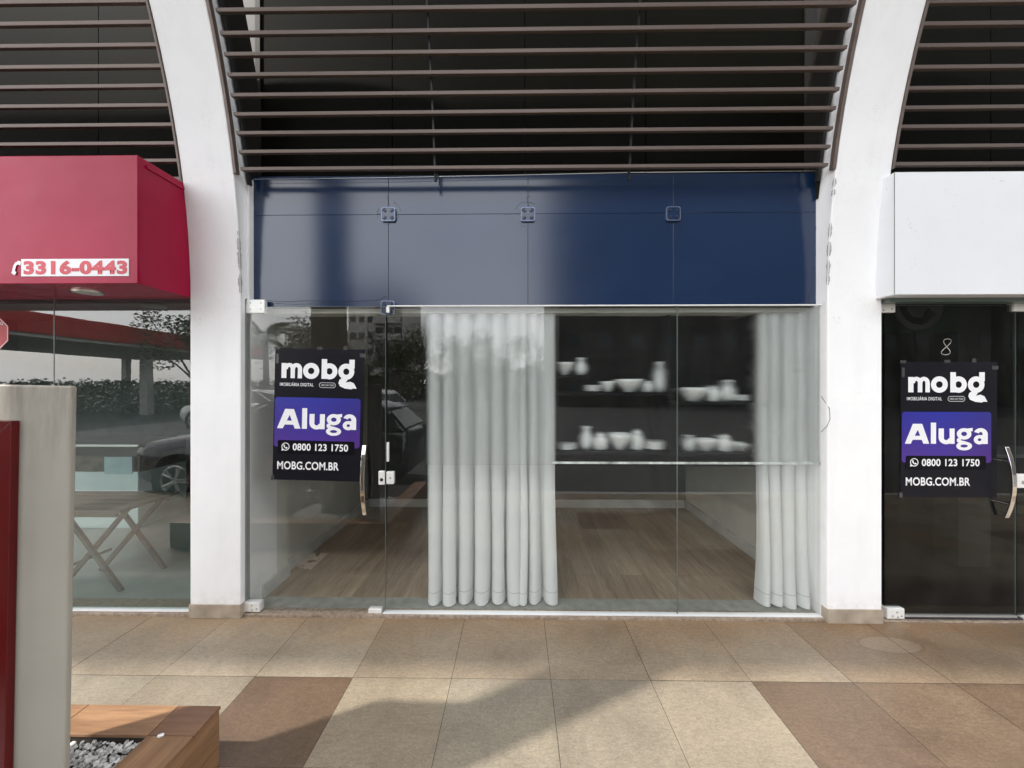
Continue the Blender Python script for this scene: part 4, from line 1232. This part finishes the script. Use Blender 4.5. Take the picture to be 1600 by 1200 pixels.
def totem():
    Yt = 1.22
    xr = X(97, Yt)
    n = N('weathered_beige_paint')
    base = ramp(n, noise_tex(n, 1.5, 6, .6), [(0.3, (0.285, 0.268, 0.228)), (0.7, (0.345, 0.326, 0.282))])
    g = n.new('ShaderNodeTexCoord'); sx = n.new('ShaderNodeSeparateXYZ'); n.link(g.outputs['Object'], sx.inputs[0])
    top = n.new('ShaderNodeMapRange'); top.inputs[1].default_value = 1.08; top.inputs[2].default_value = 1.44; n.link(sx.outputs['Z'], top.inputs[0])
    st = ramp(n, noise_tex(n, 26, 8, .7, (1, 1, .13)), [(0.38, (0, 0, 0)), (0.68, (1, 1, 1))])
    mm = n.new('ShaderNodeMath'); mm.operation = 'MULTIPLY'; n.link(st, mm.inputs[0]); n.link(top.outputs[0], mm.inputs[1])
    sm = ramp(n, noise_tex(n, 7, 9, .7, dist=1.), [(0.62, (0, 0, 0)), (0.75, (1, 1, 1))])
    c = mixc(n, mm.outputs[0], base, (0.17, 0.145, 0.115))
    s2 = n.new('ShaderNodeMath'); s2.operation = 'MULTIPLY'; s2.inputs[1].default_value = .45; n.link(sm, s2.inputs[0])
    c = mixc(n, s2.outputs[0], c, (0.20, 0.18, 0.155))
    n.link(c, n.b.inputs['Base Color']); n.b.inputs['Roughness'].default_value = .5
    bump(n, noise_tex(n, 18, 4), .06, .01)
    M['beige'] = n.m
    t = thing('sign_totem', 'weathered beige totem with a dark red framed panel in the planter', 'sign totem', (xr, Yt, 0.17))
    t.rotation_euler = (0, R(1.1), R(-1))
    zt = EYE - .006 - .17
    MB().box(-.62, 0, 0, .022, 0, zt).build('totem_slab', M['beige'], t, bevel=.007, seg=3)
    rm = mat('dark_red_paint', (0.085, 0.0015, 0.0025), .28, var=.1)
    def zz(py): return (600 - py) / 600 * 1.21 + EYE - .17
    fx1 = -.166
    top = zz(660)
    fr = MB()
    wv = .055
    for pts in ([(-.55, top), (fx1, top), (fx1 - wv, top - wv), (-.55 + wv, top - wv)], [(fx1, top), (fx1, .10), (fx1 - wv, .10 + wv), (fx1 - wv, top - wv)],
                [(-.55, .10), (-.55, top), (-.55 + wv, top - wv), (-.55 + wv, .10 + wv)], [(-.55, .10), (-.55 + wv, .10 + wv), (fx1 - wv, .10 + wv), (fx1, .10)]):
        fr.prism([(a, -.001, b) for a, b in pts], (0, -.022, 0))
    fr.build('panel_frame', rm, t, bevel=.0015)
    MB().box(-.55 + wv + .001, fx1 - wv - .001, -.012, -.001, .10 + wv + .001, top - wv - .001).build('panel', rm, t)
totem()

# ------------------------------------------------------------------ what the glass reflects: the car park behind the viewer
def car(label, loc, rz, paint, group='cars parked behind the walkway', proto={}):
    t = thing('parked_car', label, 'car', loc, rz, group)
    M['carglass'] = M.get('carglass') or mat('car_window', (0.02, 0.022, 0.024), .06)
    M['tyre'] = M.get('tyre') or mat('tyre_rubber', (0.02, 0.02, 0.02), .8)
    M['lamp'] = M.get('lamp') or mat('headlamp_lens', (0.6, 0.62, 0.65), .1)
    def sec(x, wd, zb, zbelt, ztop):
        return [(x, -wd * .90, zb), (x, -wd, zb + .18), (x, -wd * .99, zbelt - .12), (x, -wd * .93, zbelt), (x, -wd * .45, ztop), (x, wd * .45, ztop), (x, wd * .93, zbelt), (x, wd * .99, zbelt - .12), (x, wd, zb + .18), (x, wd * .90, zb)]
    st = [(-2.12, .66, .42, .62, .66), (-2.06, .80, .30, .74, .80), (-1.85, .86, .24, .84, .90), (-1.2, .89, .22, .93, .99), (-.75, .90, .22, .96, 1.03), (0, .90, .22, .96, 1.0), (1.0, .90, .22, .98, 1.02), (1.7, .88, .24, 1.0, 1.05), (2.0, .84, .32, .98, 1.02), (2.08, .74, .42, .85, .9)]
    MB().rings([sec(*s) for s in st]).build('body', paint, t, smooth=True)
    cab = [(-.95, .80, .985, .80, 1.0), (-.15, .80, .985, .62, 1.44), (.35, .80, .985, .64, 1.50), (1.2, .80, 1.0, .62, 1.46), (1.75, .76, 1.03, .56, 1.30), (2.0, .72, 1.02, .66, 1.05)]
    MB().rings([[(x, -a, z0), (x, -b, z1 - .03), (x, -b + .1, z1), (x, b - .1, z1), (x, b, z1 - .03), (x, a, z0)] for x, a, z0, b, z1 in cab]).build('window_glass', M['carglass'], t)
    roof = [(-.22, .58, 1.43), (.35, .60, 1.512), (1.2, .58, 1.475), (1.7, .52, 1.33)]
    MB().rings([[(x, -b, z), (x, -b * .8, z + .018), (x, b * .8, z + .018), (x, b, z), (x, 0, z - .02)] for x, b, z in roof]).build('roof', paint, t, smooth=True)
    for s in (-1, 1):
        MB().tube([(-.98, s * .80, .98), (-.2, s * .635, 1.44), (.35, s * .655, 1.50), (1.2, s * .635, 1.46), (1.95, s * .70, 1.04)], .03, 6).build('roof_rail', paint, t)
        MB().box(.30, .38, s * .72 - .03, s * .72 + .03, .97, 1.46).build('door_pillar', paint, t)
        for x in (-1.32, 1.28):
            MB().disc((x, s * .905 - s * .03, .31), (0, s, 0), .385, .034, 28).build('wheel_arch', M['tyre'], t)
            wl = MB().disc((x, s * .74, .31), (0, s, 0), .315, .19, 28, .30).build('wheel', M['tyre'], t)
            rm_ = MB()
            for k in range(5):
                a = k * 2 * math.pi / 5
                for da in (-.16, .16):
                    p = Vector((x, s * .935, .31)); d = Vector((math.cos(a + da), 0, math.sin(a + da)))
                    rm_.tube([p + Vector((math.cos(a), 0, math.sin(a))) * .03, p + d * .205], .018, 5)
            rm_.disc((x, s * .925, .31), (0, s, 0), .05, .02, 12)
            rr = [Vector((x + .21 * math.cos(i / 24 * 6.2832), s * .935, .31 + .21 * math.sin(i / 24 * 6.2832))) for i in range(25)]
            rm_.tube(rr, .014, 5)
            rm_.build('rim', M['alu'], wl)
        MB().box(-2.06, -1.90, s * .55 - .16, s * .55 + .16, .66, .78).build('headlight', M['lamp'], t, bevel=.03)
        MB().box(-.72, -.55, s * .97 - .09, s * .97 + .09, .98, 1.1).build('mirror', paint, t, bevel=.03)
    return t
grey_paint = mat('dark_grey_car_paint', (0.10, 0.105, 0.11), .2, .4, coat=.6)
silver_paint = mat('silver_car_paint', (0.55, 0.56, 0.56), .2, .5, coat=.6)
white_paint = mat('white_car_paint', (0.80, 0.80, 0.80), .2, 0, coat=.6)
car('dark grey hatchback parked along the walkway, mirrored in the left shop glass', (-3.75, -1.25, -.14), 0, grey_paint)
car('silver car parked across the lot, mirrored beside the door poster', (-6.5, -11.0, -.14), R(40), silver_paint)
car('white car parked across the lot, mirrored left of the door poster', (-11.2, -10.2, -.14), R(8), white_paint)

leafm = mat('tree_leaf', (0.075, 0.085, 0.035), .6, var=.4, scale=3)
palmm = mat('palm_leaf', (0.12, 0.15, 0.085), .5, var=.3)
bark = mat('tree_bark', (0.12, 0.09, 0.065), .9, var=.3, scale=12)
def tree(name, label, x, y, h, rad, seed, n=3200):
    rnd = random.Random(seed)
    t = thing(name, label, 'tree', (x, y, -.14))
    tr = MB().tube([(0, 0, 0), (.05, .02, h * .3), (-.04, .05, h * .55), (0, 0, h * .8)], .16, 8, .05)
    cl = []
    for k in range(11):
        a = rnd.uniform(0, 6.28); r_ = rad * rnd.uniform(.15, .8); z = h * rnd.uniform(.45, .95)
        cl.append((Vector((r_ * math.cos(a), r_ * math.sin(a), z)), rad * rnd.uniform(.28, .5)))
        tr.tube([(0, 0, h * .35), tuple(cl[-1][0] * .55 + Vector((0, 0, h * .2))), tuple(cl[-1][0])], .06, 5, .015)
    tr.build('trunk', bark, t)
    lf = MB()
    for i in range(n):
        c, r_ = rnd.choice(cl)
        d = Vector((rnd.gauss(0, 1), rnd.gauss(0, 1), rnd.gauss(0, .8))).normalized() * r_ * rnd.random() ** .4
        p = c + d; s = rnd.uniform(.06, .14)
        a = Vector((rnd.gauss(0, 1), rnd.gauss(0, 1), rnd.gauss(0, 1))).normalized() * s; b = a.orthogonal().normalized() * s * .5
        lf.bm.faces.new([lf.bm.verts.new(q) for q in (p - a, p + b, p + a, p - b)])
    lf.build('crown', leafm, t)
tree('shade_tree', 'olive green tree across the lot, mirrored right of the door poster', -13.5, -20, 5.6, 3.0, 3)
tree('shade_tree', 'second olive tree across the lot, mirrored behind the door edge', -8.5, -22, 5.0, 2.6, 4)
tree('shade_tree', 'dark tree beyond the red canopy, mirrored in the left shop glass', -18.2, -16, 5.6, 2.2, 6)
tree('shade_tree', 'bushy tree under the tower, mirrored in the middle window', -3.5, -24, 5.2, 3.0, 8)

for i, (x, y, h, rd) in enumerate(((-17, -38, 7.5, 3.6), (-11.5, -41, 8.6, 4.0), (-6.2, -37, 6.6, 3.4), (-1.2, -40, 8.0, 3.8), (2.2, -36, 6.4, 3.0))):
    tree('street_tree', ['leftmost far street tree below the balcony tower, mirrored in the middle window', 'tallest far street tree, mirrored at the left curtain', 'short far street tree, mirrored in the left curtain folds',
         'broad far street tree, mirrored beside the dark office building', 'small far street tree touching the dark office building'][i], x, y, h, rd, 20 + i, 1500)

def palm(x, y, h, seed):
    rnd = random.Random(seed)
    t = thing('palm_tree', 'palm tree beyond the car park, mirrored at the top left of the glass door', 'palm tree', (x, y, -.14))
    MB().tube([(0, 0, 0), (.1, 0, h * .5), (.05, 0, h)], .17, 9, .12).build('trunk', bark, t)
    fr = MB()
    for k in range(26):
        a = k * 2.4 + rnd.uniform(-.2, .2); up = rnd.uniform(-.2, 1.1); ln = rnd.uniform(1.5, 2.1)
        d = Vector((math.cos(a), math.sin(a), 0)); p = Vector((.05, 0, h)); v = (d * math.cos(up) + Vector((0, 0, math.sin(up))))
        side = Vector((-d.y, d.x, 0))
        for i in range(16):
            q = p + v * ln / 16
            v = (v - Vector((0, 0, .085))).normalized()
            L_ = .42 * math.sin((i + 2) / 18 * math.pi) + .08
            for s in (-1, 1):
                tip = q + side * s * L_ + v * L_ * .7 - Vector((0, 0, L_ * .25))
                fr.bm.faces.new([fr.bm.verts.new(z) for z in (p, q, tip)])
            p = q
    fr.build('crown', palmm, t)
palm(-13.1, -14.4, 4.1, 2)

def block(name, label, x0, x1, y0, y1, h, mw, floors, cols, mg=None, balcony=False, bw=.9, bh=1.1):
    t = thing(name, label, 'building', ((x0 + x1) / 2, (y0 + y1) / 2, -.14))
    W2, D2 = (x1 - x0) / 2, (y1 - y0) / 2
    MB().box(-W2, W2, -D2, D2, 0, h).build('walls', mw, t)
    MB().box(-W2 * .4, W2 * .2, -D2 * .6, D2 * .2, h + .002, h + 2.2).build('roof_house', mw, t)
    MB().box(-W2 - .1, W2 + .1, -D2 - .1, D2 + .1, h - .3, h - .05).build('parapet', mw, t)
    wn = MB(); bl = MB()
    for f in range(floors):
        z = 1.0 + f * (h - 1.5) / floors
        for c in range(cols):
            x = -W2 + (c + .5) * 2 * W2 / cols
            if balcony and c >= cols * .35:
                wn.box(x - W2 / cols * .85, x + W2 / cols * .85, D2 + .01, D2 + .05, z, z + 1.9)
                bl.box(x - W2 / cols, x + W2 / cols, D2 + .06, D2 + 1.1, z - .35, z - .1)
                bl.box(x - W2 / cols, x + W2 / cols, D2 + 1.0, D2 + 1.08, z - .099, z + .75)
            else: wn.box(x - bw / 2, x + bw / 2, D2 + .01, D2 + .05, z, z + bh)
    w_ = wn.build('windows', mg, t)
    if balcony: bl.build('balconies', mw, t)
gw = mat('building_window', (0.03, 0.035, 0.04), .15)
cream = mat('cream_render', (0.74, 0.71, 0.64), .8)
greyb = mat('grey_render', (0.48, 0.465, 0.44), .8)
darkb = mat('dark_brown_cladding', (0.035, 0.034, 0.030), .6, var=.3)
block('apartment_building', 'low cream apartment building far away, mirrored above the door poster', -38, -29.5, -66, -57, 11.0, cream, 3, 4, gw)
block('apartment_building', 'tall balcony tower far away, mirrored at the top right of the glass door', -28, -19, -70, -58, 18.0, greyb, 6, 6, gw, True)
block('office_building', 'dark office building opposite, mirrored in the middle and right windows', 3.2, 60, -40, -24, 22, darkb, 6, 24, gw)
tp = thing('sign_pylon', 'tall dark brown pylon standing in the planter box, mirrored above the door poster', 'pylon', (-2.25, .74, .2))
MB().box(-.17, .17, -.10, .10, .16, 4.6).build('pylon_body', mat('pylon_brown', (0.050, 0.045, 0.034), .5), tp, bevel=.006)
MB().box(-.21, .21, -.14, .14, 0, .159).build('pylon_base', greyb, tp, bevel=.01)
cn = thing('fuel_canopy', 'flat canopy with a red fascia beyond the cars, mirrored in the left shop glass', 'canopy', (-25, -15, -.14))
MB().box(-5, 5, -10, 8, 3.85, 4.72).build('canopy_fascia', mat('canopy_red', (0.42, 0.03, 0.035), .4), cn, bevel=.02)
MB().box(-4.9, 4.9, -9.9, 7.9, 3.7, 3.848).build('canopy_ceiling', greyb, cn)
for x, y_ in ((4.2, -8), (4.2, -1), (4.2, 6), (-4.2, -8), (-4.2, 6)):
    MB().box(x - .2, x + .2, y_ - .2, y_ + .2, 0, 3.698).build('canopy_post', greyb, cn, bevel=.01)
hd = MB()
hr = random.Random(9)
for i in range(17000):
    p = Vector((hr.uniform(-30, -7.5), hr.uniform(-17.5, -16.2), hr.uniform(-.1, 1.75 + .35 * noise.noise((i * .01, 0, 0)))))
    a = Vector((hr.gauss(0, 1), hr.gauss(0, 1), hr.gauss(0, 1))).normalized() * .10; b = a.orthogonal().normalized() * .055
    hd.bm.faces.new([hd.bm.verts.new(q_) for q_ in (p - a, p + b, p + a, p - b)])
tag(hd.build('hedge', leafm), 'long dark hedge at the far edge of the car park', 'hedge')
hd = MB()
for i in range(6000):
    px_ = hr.uniform(-21, 3.4)
    p = Vector((px_, hr.uniform(-34.2, -33.2), hr.uniform(-.1, 3.0 + 1.3 * noise.noise((px_ * .45, 0, 5)))))
    a = Vector((hr.gauss(0, 1), hr.gauss(0, 1), hr.gauss(0, 1))).normalized() * .24; b = a.orthogonal().normalized() * .15
    hd.bm.faces.new([hd.bm.verts.new(q_) for q_ in (p - a, p + b, p + a, p - b)])
tag(hd.build('hedge', leafm), 'tall uneven hedge below the far street trees', 'hedge')
